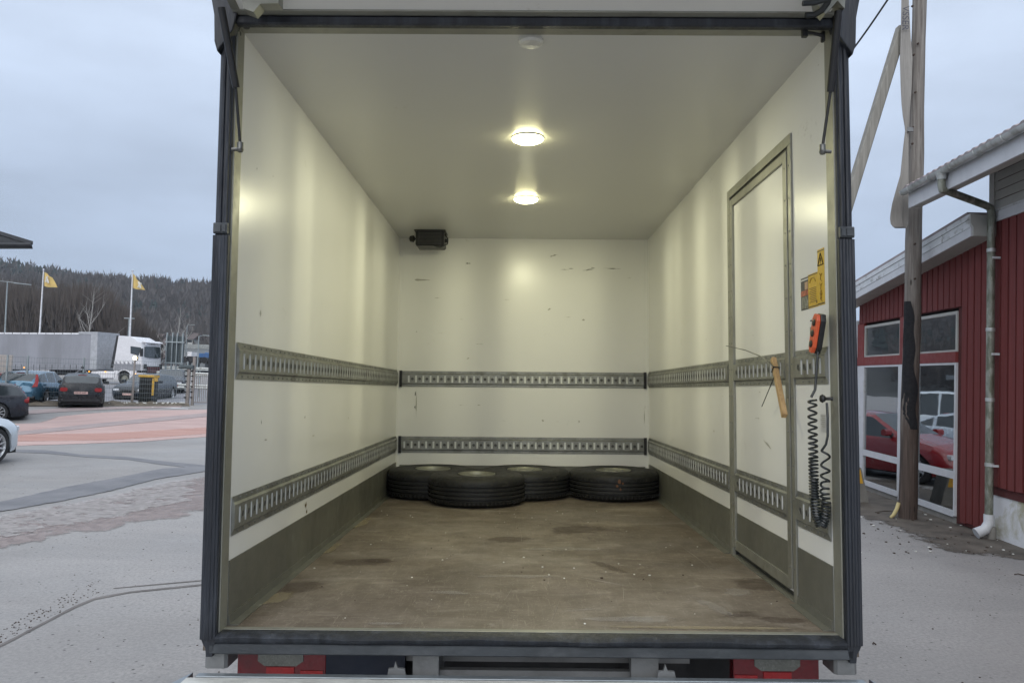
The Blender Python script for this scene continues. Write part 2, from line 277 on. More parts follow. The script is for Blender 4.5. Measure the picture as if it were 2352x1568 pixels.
def mk(b, name, m, smooth=False, bevel=0):
    me = bpy.data.meshes.new(name); me.from_pydata(b.v, [], b.f); me.materials.append(m)
    if smooth: me.polygons.foreach_set('use_smooth', [True] * len(me.polygons)); me.set_sharp_from_angle(angle=R(38))
    me.update(); o = bpy.data.objects.new(name, me); COL.objects.link(o)
    if bevel:
        q = o.modifiers.new('bevel', 'BEVEL'); q.width = bevel; q.segments = 2; q.limit_method = 'ANGLE'
    return o
def part(b, name, m, parent, smooth=False, label=None, kind=None, bevel=0, own=True):
    """geometry given in the frame of the thing (truck frame or world); stored relative to the thing's base"""
    root = parent
    while root.parent: root = root.parent
    o0 = ORG.get(root.name, Vector((0, 0, 0))) if own else Vector((0, 0, 0))
    b.v = [tuple(Vector(q) - o0) for q in b.v]
    o = mk(b, name, m, smooth, bevel); o.parent = parent
    return props(o, label, None, None, kind)
def solo(b, name, m, label=None, cat=None, org=(0, 0, 0), frame=None, kind=None, group=None, smooth=False, bevel=0):
    b.v = [tuple(Vector(q) - Vector(org)) for q in b.v]
    o = mk(b, name, m, smooth, bevel); o.matrix_world = (frame or Matrix()) @ T4(*org); ORG[o.name] = Vector(org)
    return props(o, label, cat, group, kind)
def copy_tree(o, parent=None):
    c = o.copy(); COL.objects.link(c); c.parent = parent
    for ch in [q for q in bpy.data.objects if q.parent == o]: copy_tree(ch, c)
    return c
def text(s, size, m, parent, M4, name='lettering', ext=.0005):
    cu = bpy.data.curves.new(name, 'FONT'); cu.body = s; cu.size = size; cu.extrude = ext; cu.align_x = 'CENTER'; cu.align_y = 'CENTER'
    cu.materials.append(m); tmp = bpy.data.objects.new('tmp', cu); COL.objects.link(tmp); bpy.context.view_layer.update()
    me = bpy.data.meshes.new_from_object(tmp); bpy.data.objects.remove(tmp); o = bpy.data.objects.new(name, me); COL.objects.link(o); o.parent = parent; o.matrix_local = M4; o['kind'] = 'stuff'; return o

# ================================================================== GROUND, ROAD, HILLS
def smooth(a, b, x): t = max(0, min(1, (x - a) / (b - a))); return t * t * (3 - 2 * t)
def gz(x, y):
    return .25 * smooth(47, 56, y) - .38 * math.exp(-((x + 18.6) ** 2 + (y - 27.6) ** 2) / 11.0) - .024 * max(0, min(16, -30 - x)) * smooth(46, 54, y) * (1 - smooth(72, 84, y))
def grid(xs, ys, fz):
    b = B(); nx, ny = len(xs), len(ys)
    b.v = [(x, y, fz(x, y)) for y in ys for x in xs]
    b.f = [(j * nx + i, j * nx + i + 1, (j + 1) * nx + i + 1, (j + 1) * nx + i) for j in range(ny - 1) for i in range(nx - 1)]
    return b
xs = sorted(set([-900, -600, -400, -200, -100, -60, -45, -36] + [-30 + i for i in range(41)] + [16, 30, 60, 120, 300, 600, 900]))
ys = sorted(set([-200, -80, -30, -10, 0, 8, 14] + [18 + i for i in range(40)] + [62, 70, 90, 130, 200, 400, 700, 1100]))
solo(grid(xs, ys, gz), 'ground', M['asphalt'], 'pale worn asphalt yard with grit', kind='structure', smooth=True)
def gzg(x, y):
    if not (-30 <= x < 10 and 18 <= y < 57): return gz(x, y)
    i, j = math.floor(x), math.floor(y); u, v = x - i, y - j
    return (gz(i, j) * (1 - u) + gz(i + 1, j) * u) * (1 - v) + (gz(i, j + 1) * (1 - u) + gz(i + 1, j + 1) * u) * v
def sheet(name, pts, m, dz=.004, inset=.12, label=None, kind='structure', step=None):
    """flat marking or patch, its rim marked so that the material can break it up"""
    P = [Vector(p) for p in pts]; n = len(P); Q = []
    for i in range(n):
        a, b_ = P[i], P[(i + 1) % n]; k = max(1, int((b_ - a).length / (step or .5)))
        for j in range(k): Q.append(a.lerp(b_, j / k))
    n = len(Q); area = sum(Q[i].x * Q[(i + 1) % n].y - Q[(i + 1) % n].x * Q[i].y for i in range(n)); sg = 1 if area > 0 else -1
    inn = []
    for i in range(n):
        t = (Q[(i + 1) % n] - Q[i - 1]); t.z = 0; t.normalize(); inn.append(Q[i] + Vector((-t.y, t.x, 0)) * inset * sg)
    b = B(); b.v = [(q.x, q.y, gz(q.x, q.y) + dz) for q in Q + inn]
    b.f = [(i, (i + 1) % n, (i + 1) % n + n, i + n) for i in range(n)]
    from mathutils.geometry import tessellate_polygon
    b.f += [tuple(k + n for k in t) for t in tessellate_polygon([[Vector((q.x, q.y, 0)) for q in inn]])]
    o = solo(b, name, m, label, kind=kind); at = o.data.attributes.new('inside', 'FLOAT', 'POINT')
    for i in range(2 * n): at.data[i].value = 0.0 if i < n else 1.0
    if max(q.y for q in Q) > 16:
        import bmesh
        bm = bmesh.new(); bm.from_mesh(o.data)
        for _ in range(5):
            long_ = [e_ for e_ in bm.edges if e_.calc_length() > .8]
            if not long_ or len(bm.verts) > 20000: break
            bmesh.ops.subdivide_edges(bm, edges=long_, cuts=1); bmesh.ops.triangulate(bm, faces=bm.faces[:])
        for v_ in bm.verts: v_.co.z = gzg(v_.co.x, v_.co.y) + dz + .002
        bm.to_mesh(o.data); bm.free()
    for p in o.data.polygons:
        if p.normal.z < 0: p.flip()
    return o
def W(*pp): return [wZ(x, y) for x, y in pp]
sheet('gravel_band', W((-60, 1024), (44, 1026), (200, 1021), (330, 1016), (480, 1005), (560, 1000), (560, 942), (480, 940), (300, 941), (120, 944), (-60, 975)), M['pink'], .004, .5)
sheet('gravel_streak', W((-60, 1016), (100, 1014), (250, 1012), (400, 1003), (520, 994), (520, 978), (400, 985), (250, 994), (100, 996), (-60, 996)), M['orangeg'], .008, .25)
sheet('worn_band', W((-60, 1004), (50, 1000), (150, 990), (300, 974), (500, 955), (500, 946), (300, 962), (150, 979), (50, 990), (-60, 996)), M['brownb'], .012, .15)
sheet('worn_edge', W((50, 941), (250, 939), (420, 937), (420, 933), (200, 934), (50, 937)), M['brownb'], .012, .15)
sheet('seal_strip', W((-40, 1029), (44, 1032), (110, 1034), (184, 1043), (294, 1049), (367, 1058), (480, 1069), (560, 1074), (560, 1080), (478, 1079), (367, 1067), (294, 1056), (184, 1049), (110, 1042), (44, 1039), (-40, 1037)), M['asph2'], .004, .05)
sheet('resealed_strip', W((-120, 1170), (0, 1151), (147, 1118), (257, 1098), (367, 1076), (440, 1071), (560, 1064), (560, 1079), (478, 1083), (367, 1101), (257, 1129), (147, 1152), (0, 1178), (-120, 1200)), M['asph2'], .008, .12)
sheet('gravel_patch', W((-120, 1206), (0, 1184), (147, 1158), (257, 1137), (367, 1110), (478, 1092), (500, 1091), (500, 1170), (470, 1176), (404, 1192), (300, 1202), (239, 1222), (129, 1237), (0, 1270), (-120, 1300)), M['mott'], .012, .22)
sheet('pale_grit', W((-120, 1206), (0, 1184), (147, 1158), (257, 1137), (367, 1110), (460, 1095), (440, 1152), (300, 1185), (130, 1215), (-120, 1260)), M['mott2'], .016, .2)
sheet('tar_seam', W((-60, 1508), (0, 1479), (103, 1426), (165, 1393), (217, 1372), (294, 1358), (380, 1349), (467, 1340), (600, 1325), (600, 1329), (467, 1345), (380, 1354), (294, 1363), (217, 1378), (165, 1401), (103, 1434), (0, 1488), (-60, 1518)), M['crack'], .004, .018, step=.1)
sheet('tar_seam', W((260, 1350), (467, 1331), (600, 1319), (600, 1321), (467, 1334), (260, 1352)), M['crack'], .004, .008, step=.1)
sheet('dark_soil', W((1900, 1172), (1963, 1190), (2015, 1206), (2053, 1221), (2104, 1249), (2155, 1266), (2219, 1279), (2283, 1283), (2352, 1290), (2500, 1330)) + [Vector((7.35, 8.5, 0)), Vector((7.35, 12, 0)), Vector((7.4, 17.5, 0)), Vector((5.6, 17.5, 0))], M['soil'], .004, .5, 'dark damp soil strip along the red building', kind='stuff')

def far_h(x, y):
    if y < 150: return gz(x, y)
    r = 31 * (1 - smooth(-130, 40, x)) * (1 + .10 * math.sin(x * .021 + 1.2) + .05 * math.sin(x * .07))
    r *= 1 - .10 * smooth(-260, -150, x)
    return .25 + (r + 6) * smooth(165, 380, y) + 1.2 * noise.noise(Vector((x * .03, y * .03, 0)))
hb = grid([-700, -560] + [-460 + 12 * i for i in range(55)] + [260, 400, 700], [150] + [165 + 13 * i for i in range(19)] + [440, 520, 700], far_h)
solo(hb, 'hills', M['hill'], 'wooded ridge behind the yard', kind='structure', smooth=True)

# far trees: a wood that reads as one mass
def conifer(b, x, y, z, h, r, k=5, n=6):
    for i in range(k):
        t0 = .12 + .88 * i / k; t1 = min(1, t0 + .88 / k * 1.5); rr = r * (1 - t0 * .92); o = len(b.v); a0 = rnd.random() * 6
        b.v.append((x + rnd.uniform(-.1, .1) * r, y, z + h * t1))
        for q in range(n):
            a = a0 + 6.283 * q / n; s = rr * rnd.uniform(.55, 1.25); b.v.append((x + s * math.cos(a), y + s * math.sin(a), z + h * t0 + rnd.uniform(-.03, .03) * h))
        b.f += [(o, o + 1 + q, o + 1 + (q + 1) % n) for q in range(n)]
def cloudtree(b, x, y, z, h, r, k, tw, up=.7):
    for i in range(k):
        a = rnd.random() * 6.283; u = rnd.random() ** .5; q = Vector((x + r * u * math.cos(a) * .6, y + r * u * math.sin(a) * .6, z + h * rnd.uniform(.15, .8)))
        d = Vector((math.cos(a) * .35, math.sin(a) * .35, up + rnd.random() * .6)).normalized() * h * rnd.uniform(.12, .3)
        s = Vector((tw * rnd.uniform(.5, 1.3), 0, 0)); o = len(b.v); b.v += [tuple(q - s), tuple(q + s), tuple(q + d)]; b.f.append((o, o + 1, o + 2))
bc, bd = B(), B()
for i in range(2600):
    y = rnd.uniform(175, 400) if i % 3 else rnd.uniform(340, 400); x = rnd.uniform(-.78, -.28) * y if i % 12 else rnd.uniform(-.28, .3) * y
    ridge = y > 350; cl = noise.noise(Vector((x * .02, y * .02, 3)))
    if (ridge and rnd.random() < .72) or (cl > .12 and rnd.random() < .6): conifer(bc, x, y, far_h(x, y), rnd.uniform(5, 9.5), rnd.uniform(2.2, 3.8), 4)
    else: cloudtree(bd, x, y, far_h(x, y), rnd.uniform(7, 11), rnd.uniform(3, 5), 34, .35)
solo(bc, 'conifer_forest', M['conifer2'], 'dark conifers along the ridge', kind='stuff')
solo(bd, 'hillside_woods', M['twigfar'], 'bare grey deciduous wood on the hillside', kind='stuff')
# nearer brown bare wood on the left
bt, bw = B(), B()
for i in range(250):
    px = rnd.uniform(-60, 345); d = rnd.uniform(96, 135); x = (px - 1176) / FPX * d
    top = 652 if px < 225 else 652 + (px - 225) * .92
    h = max(3.0, 2.05 + (826 - top) / FPX * d * rnd.uniform(.82, 1.04))
    lean = rnd.uniform(-.04, .04)
    bt.tube([(x, d, .2), (x + lean * h * .5, d, h * .5), (x + lean * h, d, h * .93)], [.13, .09, .03], 4, False)
    cloudtree(bw, x, d, .2, h, rnd.uniform(2.2, 3.6), 170, .07, 1.0)
solo(bw, 'bare_wood', M['twig'], 'brown bare wood behind the articulated lorry', kind='stuff')
solo(bt, 'tree_trunks', M['trunk'], 'dark trunks of the bare wood behind the lorry', kind='stuff')
def bare_tree(name, base, h, label, forks, m, seed, tw=.12, dense=70):
    tw *= .62
    r_ = random.Random(seed); t = thing(name, label, 'tree', base); b = B(); P = Vector(base)
    tr = [P, P + Vector((.1, 0, h * .35)), P + Vector((.35, .1, h * .7)), P + Vector((.55, 0, h))]; b.tube(tr, [tw, tw * .8, tw * .45, tw * .12], 7)
    part(b, 'trunk', m, t, True); c = B(); tips = []
    for f, ang, ln in forks:
        q = tr[1].lerp(tr[2], (f - .35) / .35) if f > .35 else tr[0].lerp(tr[1], f / .35)
        e2 = q + Vector((math.sin(ang), r_.uniform(-.3, .3), math.cos(ang))) * ln * h; c.tube([q, q.lerp(e2, .5) + Vector((0, 0, -.02 * h)), e2], [tw * .5, tw * .3, tw * .08], 5); tips.append((q, e2))
    for i in range(dense):
        q, e2 = tips[i % len(tips)] if i % 2 else (tr[1], tr[3]); a = q.lerp(e2, r_.uniform(.2, 1)); an = r_.uniform(-.9, .9)
        c.tube([a, a + Vector((math.sin(an), r_.uniform(-.4, .4), math.cos(an))) * h * r_.uniform(.06, .2)], [tw * .16, tw * .05], 3, False)
    part(c, 'branches', m, t, False); return t
p = wY(200, 770, 92); bare_tree('birch_tree', (p.x, 92, .25), 10.0, 'bare pale birch with one long low fork, rising above the lorry trailer', [(.25, 1.0, .5), (.45, -.5, .3), (.6, .6, .3), (.3, -.35, .4), (.55, -.25, .3)], M['birch'], 3)
p = wY(400, 800, 92); bare_tree('birch_tree', (p.x, 92, .25), 7.6, 'bare pale birch standing behind the back of the dark road sign', [(.3, -.7, .5), (.4, .6, .45), (.5, -.4, .4), (.55, .4, .4), (.25, -.9, .4), (.25, .9, .4)], M['birch'], 5, .11, 90)

# ================================================================== THE BOX TRUCK (frame TRUCK, origin at the eye)
XL, XR, Y0, YB, ZF, ZC = -1.045, 1.155, 2.79, 6.77, -.857, 1.345
truck = thing('box_truck', 'open white box truck body seen from behind, lamps lit inside and tail lift lowered', 'truck', (.055, 4.8, -2.1), TRUCK)
DY0, DY1, DZ1 = 3.235, 4.13, 1.05                # side door opening
part(B().box(XL - .06, XR + .06, Y0, YB + .06, ZF - .07, ZF), 'floor', M['floor'], truck)
part(B().box(XL - .055, XL, Y0, YB, ZF, ZC), 'side_wall', M['panel'], truck)
b = B().box(XR, XR + .055, Y0, DY0 - .03, ZF, ZC).box(XR, XR + .055, DY1 + .03, YB, ZF, ZC).box(XR, XR + .055, DY0 - .03, DY1 + .03, DZ1 + .03, ZC).box(XR, XR + .055, DY0 - .03, DY1 + .03, ZF, ZF + .004)
part(b, 'side_wall', M['panel'], truck)
part(B().box(XL - .055, XR + .055, YB, YB + .055, ZF, ZC), 'back_wall', M['panel'], truck)
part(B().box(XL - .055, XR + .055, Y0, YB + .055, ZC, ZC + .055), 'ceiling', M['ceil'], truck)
part(B().box(XL, XL + .004, YB - .03, YB - .0005, ZF, ZC).box(XL + .004, XL + .03, YB - .004, YB - .0005, ZF, ZC), 'corner_trim', M['panel'], truck)
part(B().box(XR - .004, XR, YB - .03, YB - .0005, ZF, ZC).box(XR - .03, XR - .004, YB - .004, YB - .0005, ZF, ZC), 'corner_trim', M['panel'], truck)
# kick plates and floor angles
KZ = -.626
part(B().box(XL, XL + .004, Y0 + .06, YB - .03, ZF, KZ), 'kick_plate', M['kick'], truck)
part(B().box(XR - .004, XR, DY1 + .05, YB - .03, ZF, KZ), 'kick_plate', M['kick'], truck)
part(B().box(XR - .004, XR, Y0 + .06, DY0 - .04, ZF, KZ), 'kick_plate', M['kick'], truck)
part(B().box(XL + .03, XR - .03, YB - .008, YB - .004, ZF, KZ - .025), 'kick_plate', M['kick'], truck)
for x0, x1, a, c in ((XL, 1, Y0 + .06, YB - .03), (XR, -1, DY1 + .05, YB - .03), (XR, -1, Y0 + .06, DY0 - .04)):
    part(B().prism([(x0 + x1 * .004, a, ZF), (x0 + x1 * .004, a, ZF + .035), (x0 + x1 * .008, a, ZF + .035), (x0 + x1 * .011, a, ZF + .006), (x0 + x1 * .04, a, ZF + .003), (x0 + x1 * .04, a, ZF)], (0, c - a, 0)), 'floor_angle', M['kick'], truck)
# load rails
def rail(o, s, n, length, z0, z1, first=.05, caps=False, pitch=.0637):
    o, s, n = Vector(o), Vector(s), Vector(n); up = Vector((0, 0, 1)); H = z1 - z0
    def P(a, h, d): return o + s * a + up * h + n * d
    b = B(); f, r = .022, .013
    pr = [(0, 0), (0, .003), (f, .003), (f + .007, r), (f + .009, r)]
    pr2 = [(H - f - .009, r), (H - f - .007, r), (H - f, .003), (H, .003), (H, 0)]
    for q in (pr, pr2):
        for (h0, d0), (h1, d1) in zip(q, q[1:]): b.quad(P(0, h0, d0), P(length, h0, d0), P(length, h1, d1), P(0, h1, d1))
    lo, hi = f + .009, H - f - .009; sm = H / 2; sh = .030
    b.quad(P(0, lo, r), P(length, lo, r), P(length, sm - sh, r), P(0, sm - sh, r)); b.quad(P(0, sm + sh, r), P(length, sm + sh, r), P(length, hi, r), P(0, hi, r))
    a = 0; k = first; hw = .0085; slots = []; st_ = B()
    while k + hw < length - .03:
        b.quad(P(a, sm - sh, r), P(k - hw, sm - sh, r), P(k - hw, sm + sh, r), P(a, sm + sh, r)); slots.append(k); a = k + hw
        b.quad(P(k - hw, sm - sh, r), P(k - hw, sm - sh, 0.0005), P(k - hw, sm + sh, 0.0005), P(k - hw, sm + sh, r)); st_.quad(P(k + hw, sm - sh, 0.0005), P(k + hw, sm - sh, r), P(k + hw, sm + sh, r), P(k + hw, sm + sh, 0.0005))
        st_.quad(P(k - hw, sm - sh, .004), P(k + hw, sm - sh, .004), P(k + hw, sm + sh, .004), P(k - hw, sm + sh, .004))
        b.quad(P(k - hw, sm + sh, r), P(k - hw, sm + sh, .0005), P(k + hw, sm + sh, .0005), P(k + hw, sm + sh, r)); k += pitch
    b.quad(P(a, sm - sh, r), P(length, sm - sh, r), P(length, sm + sh, r), P(a, sm + sh, r))
    for q in (0, length): b.quad(P(q, 0, 0), P(q, lo, r), P(q, hi, r), P(q, H, 0))
    ro = part(b, 'load_rail', M['rail'], truck)
    d = B(); sc = B(); rim = B()
    for k in slots:
        c = k + pitch / 2
        if c + .015 < length: 
            M4 = Matrix((s.to_4d(), up.to_4d(), n.to_4d(), (0, 0, 0, 1))).transposed(); M4.translation = P(c, sm, r); M4[3][0] = M4[3][1] = M4[3][2] = 0; M4[0][3], M4[1][3], M4[2][3] = P(c, sm, r); M4[3][3] = 1
            d.lathe([(.0125, .0004), (.010, .0006), (.0, .0006)], M4, 10); rim.lathe([(.0155, -.0005), (.0155, .002), (.0125, .0022), (.0125, -.0005)], M4, 10)
        for h in (f / 2, H - f / 2):
            q = P(k + (.03 if h > f else .01), h, .003); sc.lathe([(.0042, 0), (.0042, .002), (.002, .0032)], Matrix.Translation(q) @ n.to_track_quat('Z', 'Y').to_matrix().to_4x4(), 6, True)
    part(st_, 'daylit_slots', M['slot'], ro, kind='stuff')  # bright metal, with the daylight caught inside the slots put into its colour
    part(d, 'round_hole', M['raildark'], ro, kind='stuff'); part(rim, 'hole_rim', M['rail'], ro, kind='stuff'); part(sc, 'screws', M['steel'], ro, kind='stuff')
    if caps:
        for q in (-.012, length - .012): part(B().bevbox(0, .024, 0, .02, 0, H + .006, .003, 2, Matrix.Translation(P(q, -.003, .001)) @ Matrix(((s.x, n.x, 0, 0), (s.y, n.y, 0, 0), (0, 0, 1, 0), (0, 0, 0, 1)))), 'end_cap', M['black'], ro)
    return ro
for z0, z1 in ((.034, .172), (-.540, -.398)):
    rail((XL + .0005, Y0 + .07, z0), (0, 1, 0), (1, 0, 0), YB - Y0 - .13, z0 * 0, z1 - z0)
    rail((XR - .0005, DY1 + .055, z0), (0, 1, 0), (-1, 0, 0), YB - DY1 - .1, 0, z1 - z0)
    rail((XR - .0005, Y0 + .07, z0), (0, 1, 0), (-1, 0, 0), DY0 - Y0 - .115, 0, z1 - z0, .045)
    rail((XL + .03, YB - .0005, z0 - .006), (1, 0, 0), (0, -1, 0), XR - XL - .06, 0, z1 - z0, .07 if z0 > 0 else .04, True)
# side door with frame, gasket, own rails and kick plate
door = part(B().box(XR + .002, XR + .04, DY0 + .012, DY1 - .012, ZF + .035, DZ1 - .016), 'side_door', M['panel'], truck)
fr = B()
for y0, y1 in ((DY0 - .036, DY0), (DY1, DY1 + .045)): fr.box(XR - .009, XR + .05, y0, y1, ZF + .0005, DZ1)
fr.box(XR - .009, XR + .05, DY0 - .036, DY1 + .045, DZ1, DZ1 + .045)
part(fr, 'door_frame', M['alu'], truck, bevel=.002)
fr = B()
for y0, y1 in ((DY0 + .012, DY0 + .058), (DY1 - .052, DY1 - .012)): fr.box(XR - .011, XR + .003, y0, y1, ZF + .05, DZ1 - .017)
fr.box(XR - .010, XR + .003, DY0 + .058, DY1 - .052, DZ1 - .055, DZ1 - .017).box(XR - .008, XR + .003, DY0 + .058, DY1 - .052, ZF + .04, ZF + .09)
part(fr, 'door_edge', M['alu'], door, bevel=.002)
part(B().box(XR + .006, XR + .05, DY0, DY0 + .012, ZF + .01, DZ1).box(XR + .006, XR + .05, DY1 - .012, DY1, ZF + .01, DZ1).box(XR + .001, XR + .05, DY0 + .012, DY1 - .012, DZ1 - .016, DZ1).box(XR + .02, XR + .052, DY0 + .012, DY1 - .012, ZF + .005, ZF + .035), 'door_gasket', M['groove'], door)
part(B().box(XR - .001, XR + .002, DY0 + .058, DY1 - .052, ZF + .09, KZ), 'door_kick_plate', M['kick'], door)
part(B().box(XR - .012, XR + .055, DY0, DY1, ZF + .0005, ZF + .006), 'threshold', M['alu'], truck)
for z0, z1 in ((.034, .172), (-.540, -.398)): rail((XR + .0015, DY0 + .062, z0), (0, 1, 0), (-1, 0, 0), DY1 - DY0 - .118, 0, z1 - z0, .05)
# rivets on the door frame
b = B()
for y in (DY0 - .018, DY1 + .02, DY0 + .03, DY1 - .03):
    for i in range(13): b.lathe([(.004, 0), (.004, .0015), (.0015, .003)], T4(XR - (.009 if (y < DY0 or y > DY1) else .011), y, -.72 + i * .14) @ Matrix.Rotation(R(-90), 4, 'Y'), 6, True)
part(b, 'rivets', M['steel'], truck, kind='stuff')

# rear portal: rubber posts, metal returns, header, sill
for sgn, xi, name in ((-1, XL, 0), (1, XR, 1)):
    xo = xi + sgn * .052
    f = lambda a: xi + sgn * a
    part(B().box(min(xi - sgn * .006, xi + sgn * .05), max(xi - sgn * .006, xi + sgn * .05), 2.765, Y0 + .045, ZF, ZC - .0005), 'post_return', M['alu'], truck, bevel=.002)
    lo = B(); up = B()
    lo.box(min(f(-.002), f(.053)), max(f(-.002), f(.053)), 2.745, 2.765, -.875, .552)
    for c, r_ in ((.005, .006), (.016, .008), (.028, .007), (.038, .007), (.048, .0065)):
        lo.tube([(f(c), 2.744, -.872), (f(c + .0005), 2.743, -.2), (f(c - .0005), 2.743, .3), (f(c), 2.744, .55)], r_, 8, flat=1)
    lo.prism([(f(.0), 2.75, -.872), (f(.053), 2.75, -.872), (f(.045), 2.75, -.892), (f(.036), 2.75, -.905), (f(.033), 2.75, -.935), (f(.012), 2.75, -.935), (f(.006), 2.75, -.90)], (0, .03, 0))
    part(lo, 'post_bumper', M['rubber'], truck, True)
    up.bevbox(min(f(.0), f(.050)), max(f(.0), f(.050)), 2.748, 2.766, .5525, 1.36, .005, 2)
    up.tube([(f(.012), 2.747, .56), (f(.012), 2.747, 1.33)], .007, 8); up.tube([(f(.034), 2.747, .56), (f(.034), 2.747, 1.33)], .009, 8)
    part(up, 'door_post', M['rubber'], truck, True)
    part(B().bevbox(min(f(-.001), f(.05)), max(f(-.001), f(.05)), 2.733, 2.748, .556, .595, .004, 0).box(min(f(.004), f(.016)), max(f(.004), f(.016)), 2.729, 2.734, .562, .588).box(min(f(.022), f(.044)), max(f(.022), f(.044)), 2.729, 2.734, .562, .588), 'post_hinge', M['bumper'], truck)
    # steel foot under the post
    part(B().bevbox(min(f(-.03), f(.05)), max(f(-.03), f(.05)), 2.78, 2.90, -.985, -.862, .01, 2), 'corner_bracket', M['steel'], truck)
    # top corner block
    blk = [(f(-.002), 2.74, 1.30), (f(.052), 2.74, 1.22), (f(.064), 2.70, 1.26), (f(.068), 2.66, 1.36), (f(.09), 2.62, 1.47), (f(-.03), 2.62, 1.47), (f(-.02), 2.68, 1.38)]
    part(B().prism([(a, 2.72, c) for a, _, c in blk], (0, .06, 0)), 'corner_block', M['rubber'], truck, bevel=.004)
part(B().box(XL + .006, XR - .006, 2.77, Y0 + .04, ZC - .006, ZC + .02), 'header_return', M['alu'], truck, bevel=.002)
part(B().bevbox(XL - .002, XR + .002, 2.735, 2.77, 1.331, 1.3645, .006, 0), 'header_seal', M['rubber'], truck)
part(B().box(XL - .04, XR + .04, 2.74, 2.90, 1.3655, 1.42), 'header', M['steel'], truck)
# raised upper flap, open overhead
FL = Matrix.Translation((0, 2.735, 1.358)) @ Matrix.Rotation(R(-14), 4, 'X')
flap = part(B().box(XL + .03, XR - .03, -.78, -.030, .008, .045, FL), 'raised_flap', M['panel'], truck)
part(B().box(XL + .0, XR - .0, -.029, -.002, .004, .05, FL).box(XL, XR, -.84, -.781, .004, .05, FL).box(XL - .0, XL + .03, -.781, -.0295, .004, .05, FL).box(XR - .03, XR, -.781, -.0295, .004, .05, FL), 'flap_frame', M['alu'], flap, bevel=.003)
for pts in ([(556, -6), (600, 14), (628, 14), (640, 4), (700, -2)],):
    pass
part(B().prism([tY(x, y, 2.6) for x, y in ((548, -40), (640, -40), (640, 8), (598, 9), (582, 28), (560, 20))], (0, .05, 0)), 'hinge_plate', M['alu'], truck)
part(B().prism([tY(x, y, 2.6) for x, y in ((1868, -40), (1945, -40), (1940, 20), (1924, 2), (1896, 33), (1880, 14))], (0, .05, 0)), 'hinge_plate', M['alu'], truck)
part(B().tube([tY(1844, 8, 2.55), tY(1870, 7, 2.55), tY(1900, -2, 2.55), tY(1915, -12, 2.55)], .010, 8), 'cable_loop', M['cable'], truck, True)
part(B().tube([tY(1850, 36, 2.62), tY(1870, 35, 2.62), tY(1888, 24, 2.6), tY(1900, 8, 2.58), tY(1908, -14, 2.56)], .011, 8), 'cable_loop', M['cable'], truck, True)
# gas struts
for nm, a, m_, c in (('l', (552, 335), (541, 195), (508, 18)), ('r', (1889, 340), (1908, 205), (1926, 25))):
    A = tY(*a, 2.74); Mi = tY(*m_, 2.70); C = tY(*c, 2.62)
    g = part(B().tube([Mi + (Mi - C).normalized() * .01, C], .0135, 12), 'gas_strut', M['black'], truck, True)
    part(B().tube([A, Mi], .0055, 8), 'strut_rod', M['black'], g, True)
    q = B().tube([A + Vector((0, 0, .012)), A - Vector((0, 0, .016))], .011, 10); q.tube([A - Vector((0, 0, .012)), A + Vector((-.03 if nm == 'l' else .03, .0, -.014))], .007, 8); q.lathe([(0, .012), (.009, .008), (.0125, 0), (.009, -.009), (0, -.012)], Matrix.Translation(A - Vector((0, 0, .014))), 12)
    part(q, 'ball_joint', M['chrome'], g, True)
# latch in the upper right corner and small hole plugs at the upper left
q = B().tube([tY(1852, 76, 2.78), tY(1868, 77, 2.78), tY(1888, 82, 2.78)], [.007, .006, .007], 8); q.bevbox(-.010, .010, -.01, .01, -.022, .016, .003, 2, Matrix.Translation(tY(1848, 72, 2.77))); q.bevbox(-.006, .006, -.01, .01, -.02, .015, .003, 2, Matrix.Translation(tY(1890, 84, 2.79)))
part(q, 'flap_latch', M['black'], truck, True)
for pp, ax in (((566, 63, 2.78), 0), ((550, 78, 2.79), 1)):
    c = tY(*pp); part(B().lathe([(.013, 0), (.011, .004), (0, .005)], Matrix.Translation(c) @ (Matrix.Rotation(R(180), 4, 'X') if ax == 0 else Matrix.Rotation(R(90), 4, 'Y')), 14), 'hole_plug', M['black'], truck, True)
# sill: worn aluminium edge, bulging rubber, painted beam
part(B().box(XL + .002, XR - .002, 2.801, 2.83, ZF - .02, ZF + .003), 'sill_edge', M['alu'], truck, bevel=.003)
b = B(); n_ = 60
for i in range(n_ + 1):
    x = XL + .0 + (XR - XL) * i / n_; wv = .0025 * math.sin(i * .31) + .0015 * math.sin(i * .83)
    for y, z in ((2.800, -.855), (2.752, -.858 + wv), (2.738, -.868 + wv), (2.742, -.880 + wv), (2.752, -.889), (2.765, -.890)): b.v.append((x, y, z))
b.f = [(i * 6 + k, i * 6 + k + 1, (i + 1) * 6 + k + 1, (i + 1) * 6 + k) for i in range(n_) for k in range(5)]
part(b, 'sill_bumper', M['rubber'], truck, True)
part(B().bevbox(XL - .022, XR + .022, 2.75, 2.80, -.926, -.8905, .004, 0), 'rear_beam', M['bumper'], truck)
